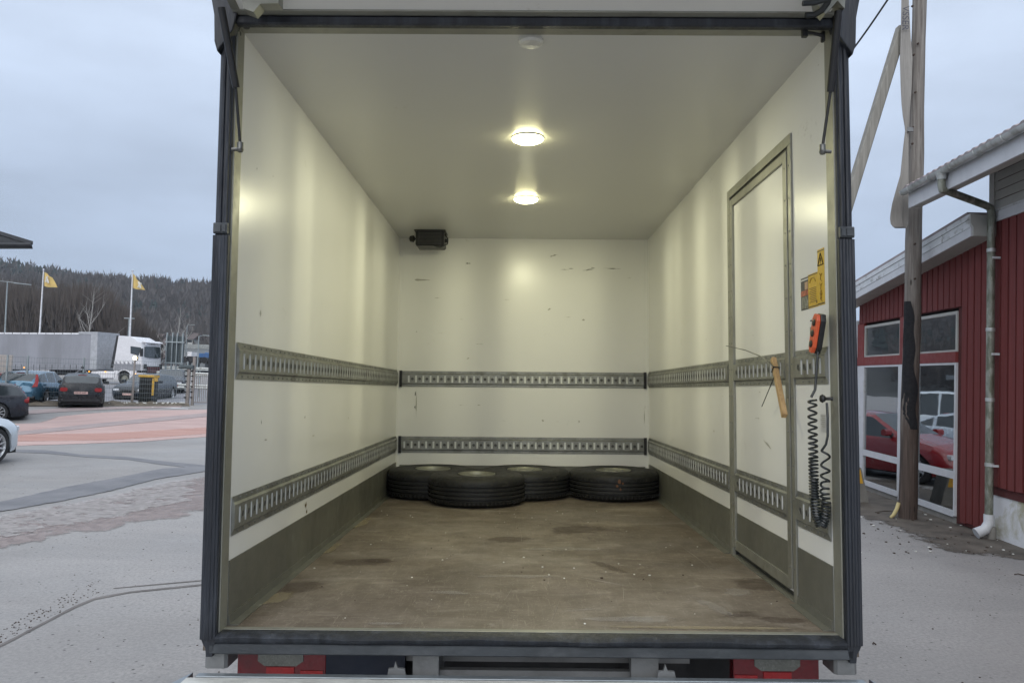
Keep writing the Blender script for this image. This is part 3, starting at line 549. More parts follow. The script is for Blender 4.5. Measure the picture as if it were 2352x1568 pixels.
# under the body
part(B().box(-.55, .66, 2.98, 3.02, -1.02, -.95).box(-.36, .46, 2.85, 2.88, -1.05, -1.006), 'cross_member', M['steel'], truck)
for x0, x1 in ((-.362, -.282), (.415, .50)): part(B().box(x0, x1, 2.81, 2.86, -1.2, -.9445).box(x1, x1 + .012, 2.81, 3.05, -1.2, -.9445), 'lift_bracket', M['steel'], truck)
part(B().box(-.55, -.45, 3.0, 7.5, -1.18, -.95).box(.55, .65, 3.0, 7.5, -1.18, -.95).box(-.9, 1.0, 3.3, 3.38, -1.25, -.93).box(-.5, .6, 3.5, 5.2, -1.5, -1.0).box(-.30, .40, 3.1, 3.3, -1.3, -1.06), 'chassis', M['chassis'], truck)
part(B().box(-.706, -.41, 2.955, 2.985, -1.3, -.95), 'mudguard_panel', M['navy'], truck)
part(B().box(-.43, .80, 3.25, 3.28, -1.35, -.93), 'dark_gap_sheet', M['chassis'], truck)  # black sheet added behind the gap so that it reads as dark shade
for xc in (-.74, .85):
    wm = T4(xc, 5.4, -1.62) @ Matrix.Rotation(R(90), 4, 'Y'); part(B().lathe([(.22, -.1), (.34, -.11), (.37, -.08), (.37, .08), (.34, .11), (.22, .1)], wm, 28), 'road_wheel', M['tyre'], truck, True)
    part(B().lathe([(.0, .05), (.1, .06), (.2, .02), (.22, .1)], wm, 20), 'wheel_rim', M['rimsteel'], truck, True)
# tail lights
for x0, x1, mir in ((-1.039, -.707, 1), (.818, 1.137, -1)):
    h = part(B().bevbox(x0, x1, 2.955, 3.01, -1.12, -.955, .015, 1), 'tail_light', M['redlens'], truck, bevel=.003)
    xc = x0 + (x1 - x0) * (.49 if mir > 0 else .51); yy = 2.9545
    part(B().prism([(xc - .085, yy, -.955), (xc + .085, yy, -.955), (xc + .085, yy, -1.016), (xc + .060, yy, -1.034), (xc - .060, yy, -1.034), (xc - .085, yy, -1.016)], (0, -.004, 0)), 'reflector', M['clear'], h)
    part(B().box(xc - .052, xc + .052, 2.949, 2.954, -1.10, -1.038), 'lens', M['redbright'], h)
    s = mir; part(B().box(min(xc + s * .075, xc + s * .16), max(xc + s * .075, xc + s * .16), 2.949, 2.954, -1.10, -1.050), 'lens', M['redbright'], h)
    part(B().box(x0 - .004, x1 + .004, 2.96, 3.04, -1.13, -1.122), 'light_tray', M['black'], h)
# tail lift platform lowered just below the sill
pl = part(B().box(-1.125, 1.235, 1.30, 2.7075, -1.045, -.990), 'lift_platform', M['plat'], truck)
part(B().box(-1.10, 1.21, 2.7165, 2.748, -1.03, -.988), 'platform_edge', M['platedge'], pl, bevel=.003)
part(B().box(-1.115, 1.225, 2.708, 2.716, -1.04, -1.000), 'hinge_gap', M['groove'], pl)
for s, xe in ((-1, -1.125), (1, 1.235)): part(B().prism([(xe, 2.76, -.991), (xe + s * .035, 2.66, -.993), (xe + s * .05, 1.30, -.993), (xe, 1.30, -.991)], (0, 0, -.03)), 'side_rim', M['platedge'], pl)
b = B()
for i in range(28): b.box(-1.10, 1.21, 1.35 + i * .048, 1.362 + i * .048, -.992, -.9875)
part(b, 'grip_ribs', M['plat'], pl, kind='stuff')
for x0 in (-.445, .50): part(B().prism([(x0, 2.765, -.998), (x0 + .065, 2.765, -.998), (x0 + .06, 2.765, -.975), (x0 + .036, 2.765, -.972), (x0 + .028, 2.765, -.95), (x0 + .022, 2.765, -.972), (x0 + .004, 2.765, -.974)], (0, .012, 0)), 'lift_lug', M['steel'], truck)

# ceiling lamps (two lit, one small cover)
def gobo(name, pos, power, seed):
    l_ = bpy.data.lights.new(name, 'POINT'); l_.energy = power; l_.shadow_soft_size = .03; l_.color = (1, .975, .66); l_.use_nodes = True
    t = l_.node_tree; n = t.nodes; k = t.links; em = n['Emission']; tco = n.new('ShaderNodeTexCoord'); sx = n.new('ShaderNodeSeparateXYZ'); k.new(tco.outputs['Normal'], sx.inputs[0])
    cb = n.new('ShaderNodeCombineXYZ'); k.new(sx.outputs[0], cb.inputs[0]); k.new(sx.outputs[1], cb.inputs[1]); nm = n.new('ShaderNodeVectorMath'); nm.operation = 'NORMALIZE'; k.new(cb.outputs[0], nm.inputs[0])
    ad = n.new('ShaderNodeVectorMath'); ad.operation = 'ADD'; k.new(nm.outputs[0], ad.inputs[0]); ad.inputs[1].default_value = (seed, seed * 2, 0)
    tx = n.new('ShaderNodeTexNoise'); tx.inputs['Scale'].default_value = 3.6; tx.inputs['Detail'].default_value = 0; k.new(ad.outputs[0], tx.inputs[0])
    st = n.new('ShaderNodeMapRange'); st.inputs[1].default_value = .36; st.inputs[2].default_value = .64; st.inputs[3].default_value = .35; st.inputs[4].default_value = 1.65; k.new(tx.outputs[0], st.inputs[0]); dn = n.new('ShaderNodeMapRange'); dn.inputs[1].default_value = .08; dn.inputs[2].default_value = -.22; k.new(sx.outputs[2], dn.inputs[0])
    pm = n.new('ShaderNodeMath'); pm.operation = 'MULTIPLY'; k.new(st.outputs[0], pm.inputs[0]); k.new(dn.outputs[0], pm.inputs[1]); k.new(pm.outputs[0], em.inputs['Strength'])
    o = bpy.data.objects.new(name, l_); COL.objects.link(o); o.parent = truck; o.matrix_local = Matrix.Translation(Vector(pos) - ORG[truck.name]); return o
for i, (x, y) in enumerate(((.05, 4.03), (.057, 5.335))):
    fz = T4(x, y, ZC) @ Matrix.Rotation(R(180), 4, 'X')
    d = part(B().lathe([(.087, 0), (.087, .003), (.085, .006), (.083, .0075)], fz, 36), 'ceiling_lamp', M['whitepl'], truck, True)
    part(B().lathe([(.083, .007), (.079, .014), (.058, .024), (.0, .028)], fz, 36), 'lamp_lens', M['lamp'], d, True)
    gobo('lamp_bulb', (x, y, ZC - .062), 15, 3.1 + 4.7 * i)
fz = T4(.046, 2.885, ZC) @ Matrix.Rotation(R(180), 4, 'X')
part(B().lathe([(.048, 0), (.048, .010), (.040, .018), (0, .021)], fz, 28), 'ceiling_cover', M['lampdim'], truck, True)
# heater unit hung in the far left ceiling corner
hx0, hx1, hy, hz1 = -.86, -.62, 6.42, ZC
h = part(B().bevbox(hx0, hx1, hy, hy + .2, hz1 - .135, hz1 - .004, .012, 1), 'blower_unit', M['black'], truck, bevel=.003)
part(B().box(hx0 - .012, hx1 + .012, hy - .015, hy + .21, hz1 - .006, hz1 - .0005), 'mounting_plate', M['black'], h)
b = B()
for i in range(9): b.box(hx0 + .03, hx1 - .03, hy - .008, hy + .001, hz1 - .025 - i * .0115, hz1 - .021 - i * .0115)
b.box(hx0 + .024, hx0 + .03, hy - .009, hy, hz1 - .125, hz1 - .012).box(hx1 - .03, hx1 - .024, hy - .009, hy, hz1 - .125, hz1 - .012)
part(b, 'grille', mat('charcoal_grille', (.05, .05, .05), .4, .2), h)
part(B().lathe([(0, -.03), (.024, -.02), (.03, .01), (.0, .03)], T4(hx0 - .03, hy + .03, hz1 - .07) @ Matrix.Rotation(R(90), 4, 'Y'), 12), 'knob', M['black'], h, True)
part(B().tube([(hx1 - .08, hy, hz1 - .135), (hx1 - .03, hy - .02, hz1 - .150), (hx1 + .03, hy - .01, hz1 - .12), (hx1 + .03, hy + .02, hz1 - .07), (hx1 + .005, hy + .03, hz1 - .03)], .006, 7).lathe([(0, 0), (.018, 0), (.018, .03), (0, .03)], T4(hx1 + .004, hy + .03, hz1 - .085) @ Matrix.Rotation(R(90), 4, 'Y'), 10), 'power_cable', M['cable'], h, True)
# stickers on the right wall next to the opening
def wq(y0, y1, z0, z1, d=.0012): return [(XR - d, y0, z0), (XR - d, y1, z0), (XR - d, y1, z1), (XR - d, y0, z1)]
def pane(y0, y1, z0, z1, m, name, par, d=.0012, sk=0):
    a = wq(y0, y1, z0, z1, d); return part(B().prism(a, (.0008, 0, 0)), name, m, par)
def RW(px, py): q = tX(px, py, XR); return q.y, q.z
yA, _ = RW(1894.5, 640); yB_, _ = RW(1878.5, 640); yC, _ = RW(1857.3, 670); yD, _ = RW(1840.6, 680)
zt, zb = RW(1886, 571)[1], RW(1887, 700.5)[1]
s1 = pane(yA, yB_ - .001, zb, zt, M['yellow'], 'warning_sticker', truck)
pane(yA, yB_ - .001, zt - .009, zt - .006, M['ink'], 'print_line', s1, .0022); pane(yA, yB_ - .001, zb + .004, zb + .008, M['ink'], 'print_line', s1, .0022)
yc = (yA + yB_) / 2; b = B()
tri = [(yc - .026, zt - .062), (yc + .026, zt - .062), (yc, zt - .016)]
for (a, c), (d, e_) in zip(tri, tri[1:] + tri[:1]): b.tube([(XR - .0025, a, c), (XR - .0025, d, e_)], .0017, 4)
b.tube([(XR - .0025, yc, zt - .034), (XR - .0025, yc, zt - .050)], .0018, 4).tube([(XR - .0025, yc, zt - .054), (XR - .0025, yc, zt - .057)], .0018, 4)
part(b, 'warning_triangle', M['ink'], s1)
b = B()
for k in range(3):
    z = zt - .095 - k * .038
    b.tube([(XR - .0022, yc - .012, z), (XR - .0022, yc, z - .008), (XR - .0022, yc + .010, z + .002)], .0014, 4).tube([(XR - .0022, yc, z - .008), (XR - .0022, yc + .004, z - .022), (XR - .0022, yc - .010, z - .030)], .0014, 4)
b.tube([(XR - .0022, yc, zb + .055), (XR - .0022, yc + .001, zb + .022)], .0022, 4).tube([(XR - .0022, yc - .006, zb + .030), (XR - .0022, yc + .001, zb + .020), (XR - .0022, yc + .007, zb + .030)], .0018, 4)
part(b, 'pictogram', M['ink2'], s1)
zt2, zb2 = RW(1867, 628)[1], RW(1868, 706.5)[1]
s2 = pane(yB_ + .001, yC, zb2, zt2, M['yellow'], 'instruction_sticker', truck)
pane(yB_ + .001, yC, zt2 - .006, zt2 - .003, M['ink'], 'print_line', s2, .0022); pane(yB_ + .001, yC, zb2 + .004, zb2 + .007, M['ink'], 'print_line', s2, .0022)
b = B(); ym = (yB_ + yC) / 2
b.tube([(XR - .0022, ym + .028 * math.cos(a), zt2 - .035 + .018 * math.sin(a)) for a in [i * .35 for i in range(10)]], .0012, 4)
for k in range(9): b.box(XR - .0022, XR - .0011, yB_ + .014, yC - .012 - .012 * (k % 3 == 1), zt2 - .058 - k * .0068, zt2 - .0555 - k * .0068)
b.box(XR - .0024, XR - .001, yB_ + .006, yB_ + .014, zb2 + .014, zb2 + .024).box(XR - .0024, XR - .001, yB_ + .006, yB_ + .020, zb2 + .022, zb2 + .026)
part(b, 'small_print', M['ink2'], s2)
zt3, zb3 = RW(1848, 638)[1], RW(1849, 711.8)[1]
s3 = pane(yC + .001, yD, zb3, zt3, M['pic1'], 'photo_sticker', truck)
h3 = zt3 - zb3
pane(yC + .001, yD - .001, zb3 + h3 * .43, zb3 + h3 * .60, M['pic2'], 'photo', s3, .002); pane(yC + .004, yC + .035, zb3 + h3 * .62, zb3 + h3 * .85, M['pic4'], 'photo', s3, .002); pane(yC + .003, yD - .012, zb3 + .004, zb3 + h3 * .41, M['pic3'], 'photo', s3, .002); pane(yC + .002, yD - .002, zt3 - .012, zt3 - .006, M['paper'], 'photo', s3, .002)
ya, za = RW(1862, 740); yb, zb4 = RW(1873, 752)
pl2 = pane(min(ya, yb), max(ya, yb), zb4 - .004, za + .008, M['paper'], 'white_label', truck); pane(min(ya, yb), max(ya, yb), za + .003, za + .008, M['navy'], 'label_print', pl2, .002)
ya, za = RW(1885, 950); yb, zb4 = RW(1898, 985)
pl2 = pane(min(ya, yb), max(ya, yb), zb4 - .012, za, M['paper'], 'white_label', truck)
b = B()
for k in range(6): b.box(XR - .002, XR - .0011, min(ya, yb) + .004, max(ya, yb) - .004 - .01 * (k % 2), za - .008 - k * .008, za - .0055 - k * .008)
part(b, 'label_print', M['scuff2'], pl2)
# black knob on the right return
c = tY(1884, 915, 2.82); part(B().lathe([(0, 0), (.012, .001), (.0155, .008), (.011, .016), (.006, .02), (.006, .04), (.012, .048), (.012, .06)], Matrix.Translation(c) @ Matrix.Rotation(R(90), 4, 'Y'), 16), 'rubber_knob', M['black'], truck, True)
# wall scuffs with a shape of their own, drips and stains
b = B(); b2 = B()
def mark(bb, px, py, w_, h_, ang=0, pl_='B', dens=1):
    c = tY(px, py, YB - .0005) if pl_ == 'B' else tX(px, py, XL + .0005 if pl_ == 'L' else XR - .0005)
    u = Vector((1, 0, 0)) if pl_ == 'B' else Vector((0, 1, 0)); nn = Vector((0, -1, 0)) if pl_ == 'B' else Vector((1 if pl_ == 'L' else -1, 0, 0)); v = Vector((0, 0, 1))
    u2 = u * math.cos(ang) + v * math.sin(ang); v2 = v * math.cos(ang) - u * math.sin(ang); k = 7; top = []; bot = []; w_ *= .55 if pl_ != 'B' else .85; h_ *= .5 if pl_ != 'B' else .75
    for i in range(k):
        s = (i / (k - 1) - .5) * w_; hh = h_ * (.15 + rnd.random()) * math.sin(math.pi * (i + .35) / (k - .3)); top.append(c + u2 * s + v2 * hh * .5 + nn * .0006); bot.append(c + u2 * s - v2 * hh * .5 * rnd.uniform(.4, 1) + nn * .0006)
    o = len(bb.v); bb.v += [tuple(q) for q in top + bot]; bb.f += [(o + i, o + i + 1, o + k + i + 1, o + k + i) for i in range(k - 1)]
for a in ((1297, 619, .09, .014), (1312, 617, .05, .010), (1355, 619, .10, .012, .1), (1345, 621, .06, .008), (1362, 615, .04, .014), (1410, 617, .14, .010), (1392, 616, .05, .004), (1075, 605, .05, .02), (957, 762, .008, .02), (984, 901, .003, .0)): mark(b, *a)
for a in ((1272, 587, .08, .025, .3), (970, 643, .16, .045), (1445, 638, .04, .01), (1005, 684, .06, .01), (1060, 733, .03, .006), (1075, 823, .03, .02, .5), (1100, 790, .09, .008), (1330, 968, .012, .05), (1247, 966, .02, .05, 1), (1262, 710, .04, .02, .5), (1305, 728, .05, .012), (1340, 735, .03, .03), (1012, 765, .05, .006), (1165, 688, .07, .006), (1480, 960, .008, .35), (956, 930, .010, .35), (1060, 930, .05, .006), (1100, 930, .03, .02)): mark(b2, *a)
mark(b, 954, 905, .010, .10); mark(b, 953, 935, .010, .09)
for a in ((1577, 572, .03, .012, .8), (1622, 780, .03, .012), (1730, 770, .02, .012, .9), (1660, 910, .01, .02), (1765, 840, .02, .01)): mark(b, *a, pl_='R') if len(a) == 5 else mark(b, *a, 0, 'R')
for a in ((1740, 960, .12, .012), (1762, 1020, .2, .03, .3), (1745, 900, .05, .02), (1640, 990, .08, .03), (1560, 720, .05, .01), (1600, 650, .03, .02), (1880, 150, .02, .012)): mark(b2, *a, pl_='R') if len(a) == 5 else mark(b2, *a, 0, 'R')
for a in ((627, 405, .015, .015), (590, 388, .01, .03), (600, 970, .01, .07, .3), (700, 958, .02, .05, -.5), (760, 880, .02, .02)): mark(b, *a, pl_='L') if len(a) == 5 else mark(b, *a, 0, 'L')
for a in ((598, 720, .04, .06), (640, 860, .03, .02), (690, 870, .01, .08), (720, 1000, .1, .03), (610, 1010, .06, .02), (800, 960, .04, .04)): mark(b2, *a, 0, 'L')
part(b, 'scuff_marks', M['scuff'], truck, kind='stuff'); part(b2, 'faint_scuffs', M['scuff2'], truck, kind='stuff')
b = B(); mark(b, 702, 1160, .06, .13, 0, 'L'); mark(b, 704, 1175, .04, .12, 0.1, 'L'); part(b, 'rust_stain', M['rust2'], truck)

# soft stains and worn patches on the floor and kick plates
stain_d = m_patch('dark_floor_stain', (.07, .048, .036), (.12, .088, .07), 6, .42, (1, 1.8, 1), .36, 4)
stain_l = m_patch('worn_floor_patch', (.34, .31, .275), (.46, .43, .39), 9, .55, (1, 2.2, 1), .32, 7)
stain_y = m_patch('dusty_corner', (.30, .25, .16), (.36, .31, .21), 5, .4, (1, 1, 1), .55, 5)
def stain(px, py, rx, ry, m, rot=0, name='floor_stain', z=.0008):
    c = tZ(px, py, ZF + z); b = B(); n = 20; b.v = [tuple(c)]
    for r_ in (.5, 1):
        for k in range(n):
            a = 2 * math.pi * k / n; q = Vector((rx * r_ * math.cos(a), ry * r_ * math.sin(a), 0)); q.rotate(Matrix.Rotation(rot, 3, 'Z')); b.v.append((min(max(c.x + q.x, XL + .01), XR - .01), max(c.y + q.y, Y0 + .04), c.z))
    b.f = [(0, 1 + k, 1 + (k + 1) % n) for k in range(n)] + [(1 + k, 1 + n + k, 1 + n + (k + 1) % n, 1 + (k + 1) % n) for k in range(n)]
    o = part(b, name, m, truck); at = o.data.attributes.new('inside', 'FLOAT', 'POINT')
    for i_ in range(len(o.data.vertices)): at.data[i_].value = 1.0 if i_ == 0 else (.62 if i_ <= n else 0.0)
for i_, a in enumerate(((872, 1286, .11, .09, .0), (835, 1290, .24, .12, .2), (1170, 1238, .2, .16, .1), (1330, 1215, .3, .22, .4), (1395, 1300, .05, .26, .5), (1808, 1424, .15, .06, -.1), (1700, 1410, .12, .06, .2), (1740, 1340, .16, .2, .4), (660, 1350, .22, .16, .3))): stain(*a[:4], stain_d, a[4], 'floor_stain', .0006 + i_ * .00006)
for i_, a in enumerate(((1640, 1392, .05, .20, .35), (1500, 1420, .20, .06, .05), (1180, 1322, .28, .05, .05), (1040, 1360, .16, .05, -.1), (1420, 1420, .2, .04, .1), (1700, 1360, .10, .10, .5), (900, 1430, .16, .03, 0), (1290, 1260, .3, .08, 0))): stain(*a[:4], stain_l, a[4], 'worn_patch', .0018 + i_ * .00006)
for i_, a in enumerate(((830, 1200, .06, .30, -.1), (760, 1260, .05, .22, -.1), (640, 1370, .08, .14, -.3), (1560, 1180, .06, .25, .1), (1600, 1440, .5, .03, 0))): stain(*a[:4], stain_y, a[4], 'dusty_patch', .0026 + i_ * .00006)
b = B()
for (x0, y0), (x1, y1) in (((1286, 1375), (1266, 1425)), ((1176, 1350), (1158, 1378)), ((1290, 1402), (1380, 1396)), ((1430, 1340), (1432, 1380)), ((980, 1260), (975, 1285)), ((1335, 1325), (1440, 1345)), ((1560, 1250), (1640, 1310)), ((1110, 1240), (1113, 1262)), ((1195, 1215), (1198, 1245))): b.tube([tZ(x0, y0, ZF + .0022), tZ((x0 + x1) / 2 + 1, (y0 + y1) / 2, ZF + .0022), tZ(x1, y1, ZF + .0022)], [.0002, .0007, .0002], 4)
part(b, 'scratches', mat('pale_scratch', (.40, .37, .33), .8), truck, kind='stuff')

# ================================================================== THINGS IN THE TRUCK
def tyre(px, py_front, Yc, label, rustpatch=False, filled=True):
    c = tY(px, 1100, Yc); X = c.x; t = thing('truck_wheel', label, 'tyre', (X, Yc, ZF), TRUCK, 'truck wheels lying on the load floor')
    ro, hh = .378, .226; SCL = .982; F = T4(X, Yc, ZF) @ Matrix.Diagonal((SCL, SCL, 1, 1))
    pr = [(.232, .035), (.245, .012), (.30, .004), (.335, .008), (.362, .022), (.372, .035), (.376, .05)]
    for g in (.062, .092, .122, .152): pr += [(.3775, g - .0075), (.3775, g - .0055), (.364, g - .0045), (.364, g + .0045), (.3775, g + .0055)]
    pr += [(.376, hh - .046), (.372, hh - .032), (.362, hh - .020), (.345, hh - .010), (.31, hh - .002), (.28, hh + .001), (.262, hh - .004), (.252, hh - .01), (.240, hh - .022), (.232, hh - .035), (.225, hh - .06), (.225, .06), (.232, .035)]
    ty = part(B().lathe(pr, F, 64), 'tyre', M['tyre'], t, True)
    lg = B()
    for k in range(72):
        a = k * 2 * math.pi / 72
        for z0 in (.036, .170): lg.box(.374, .3795, -.006, .006, z0 - .008, z0 + .008, F @ Matrix.Rotation(a + (z0 > .1) * .04, 4, 'Z') @ Matrix.Rotation(.0, 4, 'X'))
    part(lg, 'tread_lugs', M['tyre'], ty, kind='stuff')
    if filled: rp = [(.24, hh - .028), (.236, hh - .012), (.228, hh - .010), (.222, hh - .018), (.20, hh - .045), (.15, hh - .055), (.142, hh - .020), (.10, hh - .012), (.085, hh - .02), (.085, hh - .06)]
    else: rp = [(.24, hh - .028), (.236, hh - .010), (.228, hh - .008), (.220, hh - .018), (.210, hh - .075), (.15, hh - .13), (.09, hh - .13), (.085, hh - .14)]
    # the visible rim ring is narrow: a commercial drop-centre rim
    sc = .62
    rp = [(r_ * sc if i > -1 else r_, h_ + .004) for i, (r_, h_) in enumerate(rp)]
    rm = part(B().lathe(rp, F, 48), 'rim', M['rimsteel'], t, True)
    part(B().lathe([(.262, hh - .0045), (.21, hh - .004), (.155, hh - .012), (.148, hh - .03), (.148, .1)], F, 48), 'sidewall', M['tyre'], ty, True)
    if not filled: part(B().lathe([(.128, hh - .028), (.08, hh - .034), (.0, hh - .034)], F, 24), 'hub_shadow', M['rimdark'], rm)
    else: part(B().lathe([(.056, hh - .05), (.0, hh - .05)], F, 20), 'hub_hole', M['rimdark'], rm)
    bo = B()
    for k in range(8):
        a = k * math.pi / 4 + .2; bo.lathe([(.008, 0), (.008, .004), (.003, .006)], F @ T4(.078 * math.cos(a), .078 * math.sin(a), hh - (.014 if filled else .032)), 6, True)
    part(bo, 'wheel_nuts', M['steel'], rm, kind='stuff')
    if rustpatch:
        q = B()
        for (a0, z, s) in ((-1.57, .165, .03), (-1.62, .13, .02), (-1.55, .105, .018), (-1.50, .15, .016)):
            k = 7; pts = [(a0 + s * 1.3 * math.cos(i * 6.283 / k) * rnd.uniform(.7, 1.2), z + s * .6 * math.sin(i * 6.283 / k)) for i in range(k)]
            q.add([F @ Vector((.3792 * math.cos(a), .3792 * math.sin(a), zz)) for a, zz in pts], [tuple(range(k))])
        part(q, 'rust_patch', M['rust'], t)
    return t
tyre(994, 0, 6.36, 'dusty truck wheel lying in the far left corner, partly behind another wheel', filled=False)
tyre(1205, 0, 6.38, 'truck wheel lying against the back wall in the middle, with a filled pale rim')
tyre(1409, 0, 6.37, 'truck wheel lying at the far right with a rusty smear on its tread', True)
tyre(1095, 0, 5.99, 'foremost truck wheel lying flat in front of the two left ones', filled=False)
# crumbs on the load floor
b = B(); b2 = B()
for i in range(75):
    x, y = rnd.uniform(XL + .05, XR - .05), rnd.uniform(2.9, 5.7) ; s = rnd.uniform(.0012, .0034); (b if i % 3 else b2).bevbox(x - s, x + s * 1.2, y - s, y + s * 1.4, ZF, ZF + s, s * .4, 0)
for px, py, s in ((1203, 1280, .0045), (1246, 1302, .004), (1296, 1328, .0035), (1157, 1291, .003), (1300, 1262, .003), (1492, 1321, .004)): q = tZ(px, py, ZF); b.bevbox(q.x - s, q.x + s, q.y - s, q.y + s, ZF, ZF + s, s * .4, 0)
solo(b, 'crumbs', M['debris'], 'small white crumbs scattered on the truck floor', frame=TRUCK, kind='stuff')
for px, py, s in ((1382, 1328, .006), (1478, 1330, .003), (1250, 1332, .004)): q = tZ(px, py, ZF); b2.bevbox(q.x - s, q.x + s, q.y - s, q.y + s, ZF, ZF + s, s * .4, 0)
solo(b2, 'leaf_crumbs', M['leafbit'], 'small dark leaf crumbs on the truck floor', frame=TRUCK, kind='stuff')
# pendant control with its coiled cable
PC = tY(1880, 766, 2.86); rc = thing('remote_control', 'orange lift remote control with black coiled cable hanging by the right post', 'remote control', tuple(PC), TRUCK)
PM = Matrix.Translation(PC) @ Matrix.Rotation(R(4), 4, 'Y') @ Matrix.Rotation(R(14), 4, 'X')
part(B().prism([PM @ Vector((-.008, y, z)) for y, z in ((-.024, -.05), (-.012, -.073), (.012, -.073), (.024, -.05), (.026, .05), (.014, .072), (-.014, .072), (-.026, .05))], (PM.to_3x3() @ Vector((-.014, 0, 0)))), 'front_shell', M['orange'], rc, bevel=.003)
part(B().prism([PM @ Vector((.012, y, z)) for y, z in ((-.026, -.05), (-.014, -.075), (.014, -.075), (.026, -.05), (.028, .05), (.016, .074), (-.016, .074), (-.028, .05))], (PM.to_3x3() @ Vector((-.0195, 0, 0)))), 'back_shell', M['black'], rc, bevel=.003)
for z in (.040, .0, -.040): part(B().lathe([(.0135, 0), (.0135, .003), (.009, .005), (0, .004)], PM @ T4(-.022, 0, z) @ Matrix.Rotation(R(-90), 4, 'Y'), 14), 'button', M['black'], rc, True)
cp = [tY(*p_, 2.86) for p_ in ((1879, 808), (1876, 835), (1874, 870), (1872, 895), (1863, 912))]
part(B().tube(cp, .0052, 8), 'straight_cable', M['cable'], rc, True)
cl = [((1866, 918), 2.86, 0), ((1866, 960), 2.86, 2.6), ((1867, 1005), 2.86, 5.4), ((1868, 1050), 2.85, 9), ((1869, 1100), 2.85, 15), ((1871, 1145), 2.84, 22), ((1876, 1185), 2.84, 28), ((1886, 1206), 2.83, 32), ((1895, 1190), 2.83, 36), ((1897, 1160), 2.82, 40), ((1894, 1130), 2.82, 43), ((1895, 1105), 2.81, 44.5), ((1896, 1070), 2.81, 46), ((1896, 1035), 2.81, 47)]
cpt = [(tY(*a, y_), n_) for a, y_, n_ in cl]; H = []; total = cpt[-1][1]; steps = 47 * 12
for i in range(steps + 1):
    tt = total * i / steps; k = max(j for j in range(len(cpt) - 1) if cpt[j][1] <= tt + 1e-9) if tt < total else len(cpt) - 2
    f = (tt - cpt[k][1]) / (cpt[k + 1][1] - cpt[k][1]); P0 = cpt[max(k - 1, 0)][0]; P1 = cpt[k][0]; P2 = cpt[k + 1][0]; P3 = cpt[min(k + 2, len(cpt) - 1)][0]
    c = .5 * ((2 * P1) + (P2 - P0) * f + (2 * P0 - 5 * P1 + 4 * P2 - P3) * f * f + (3 * P1 - P0 - 3 * P2 + P3) * f ** 3)
    tg = (P2 - P1).normalized(); u = Vector((0, 1, 0)); u = (u - tg * u.dot(tg)).normalized(); v = tg.cross(u); a = 2 * math.pi * tt
    H.append(c + (u * math.sin(a) + v * math.cos(a)) * .0145)
part(B().tube(H, .0042, 6), 'coiled_cable', M['cable'], rc, True)
part(B().tube([H[-1], tY(1897, 1020, 2.80), tY(1901, 1000, 2.80), tY(1901, 960, 2.80), tY(1899, 925, 2.81)], .0045, 7), 'cable_end', M['cable'], rc, True)
part(B().bevbox(-.006, .006, -.02, .02, -.06, .05, .003, 2, Matrix.Translation(tX(1868, 780, XR - .012))), 'holder', M['alu'], rc)
# wooden stick tied to the door rail
SP = tX(1777, 828, 1.115); SE = tX(1802, 955, 1.10); st = thing('wooden_stick', 'short pine stick cable-tied to the rail of the side door', 'stick', tuple(SP), TRUCK)
d = (SE - SP).normalized(); u = Vector((0, 1, 0)); u = (u - d * u.dot(d)).normalized(); v = d.cross(u); Lk = (SE - SP).length
MS = Matrix((( u.x, v.x, d.x, SP.x), (u.y, v.y, d.y, SP.y), (u.z, v.z, d.z, SP.z), (0, 0, 0, 1)))
part(B().bevbox(-.013, .013, -.010, .010, -.01, Lk, .002, 2, MS), 'stick_body', M['stick'], st)
q = .05; rp = [MS @ Vector((.016 * a, .013 * c, q + .002 * a)) for a, c in ((-1, -1), (1, -1), (1, 1), (-1, 1), (-1, -1))]
part(B().tube(rp, .0028, 6), 'cable_tie', M['cable'], st)
part(B().tube([tX(1776, 842, 1.10), tX(1766, 830, 1.095), tX(1745, 817, 1.09), tX(1712, 804, 1.09), tX(1668, 794, 1.09)], [.003, .0028, .0026, .0024, .002], 6), 'cable_tie', M['cable'], st, True)
part(B().tube([tX(1778, 866, 1.10), tX(1768, 890, 1.11), tX(1750, 933, 1.12)], .0022, 6), 'cable_tie', M['cable'], st, True)

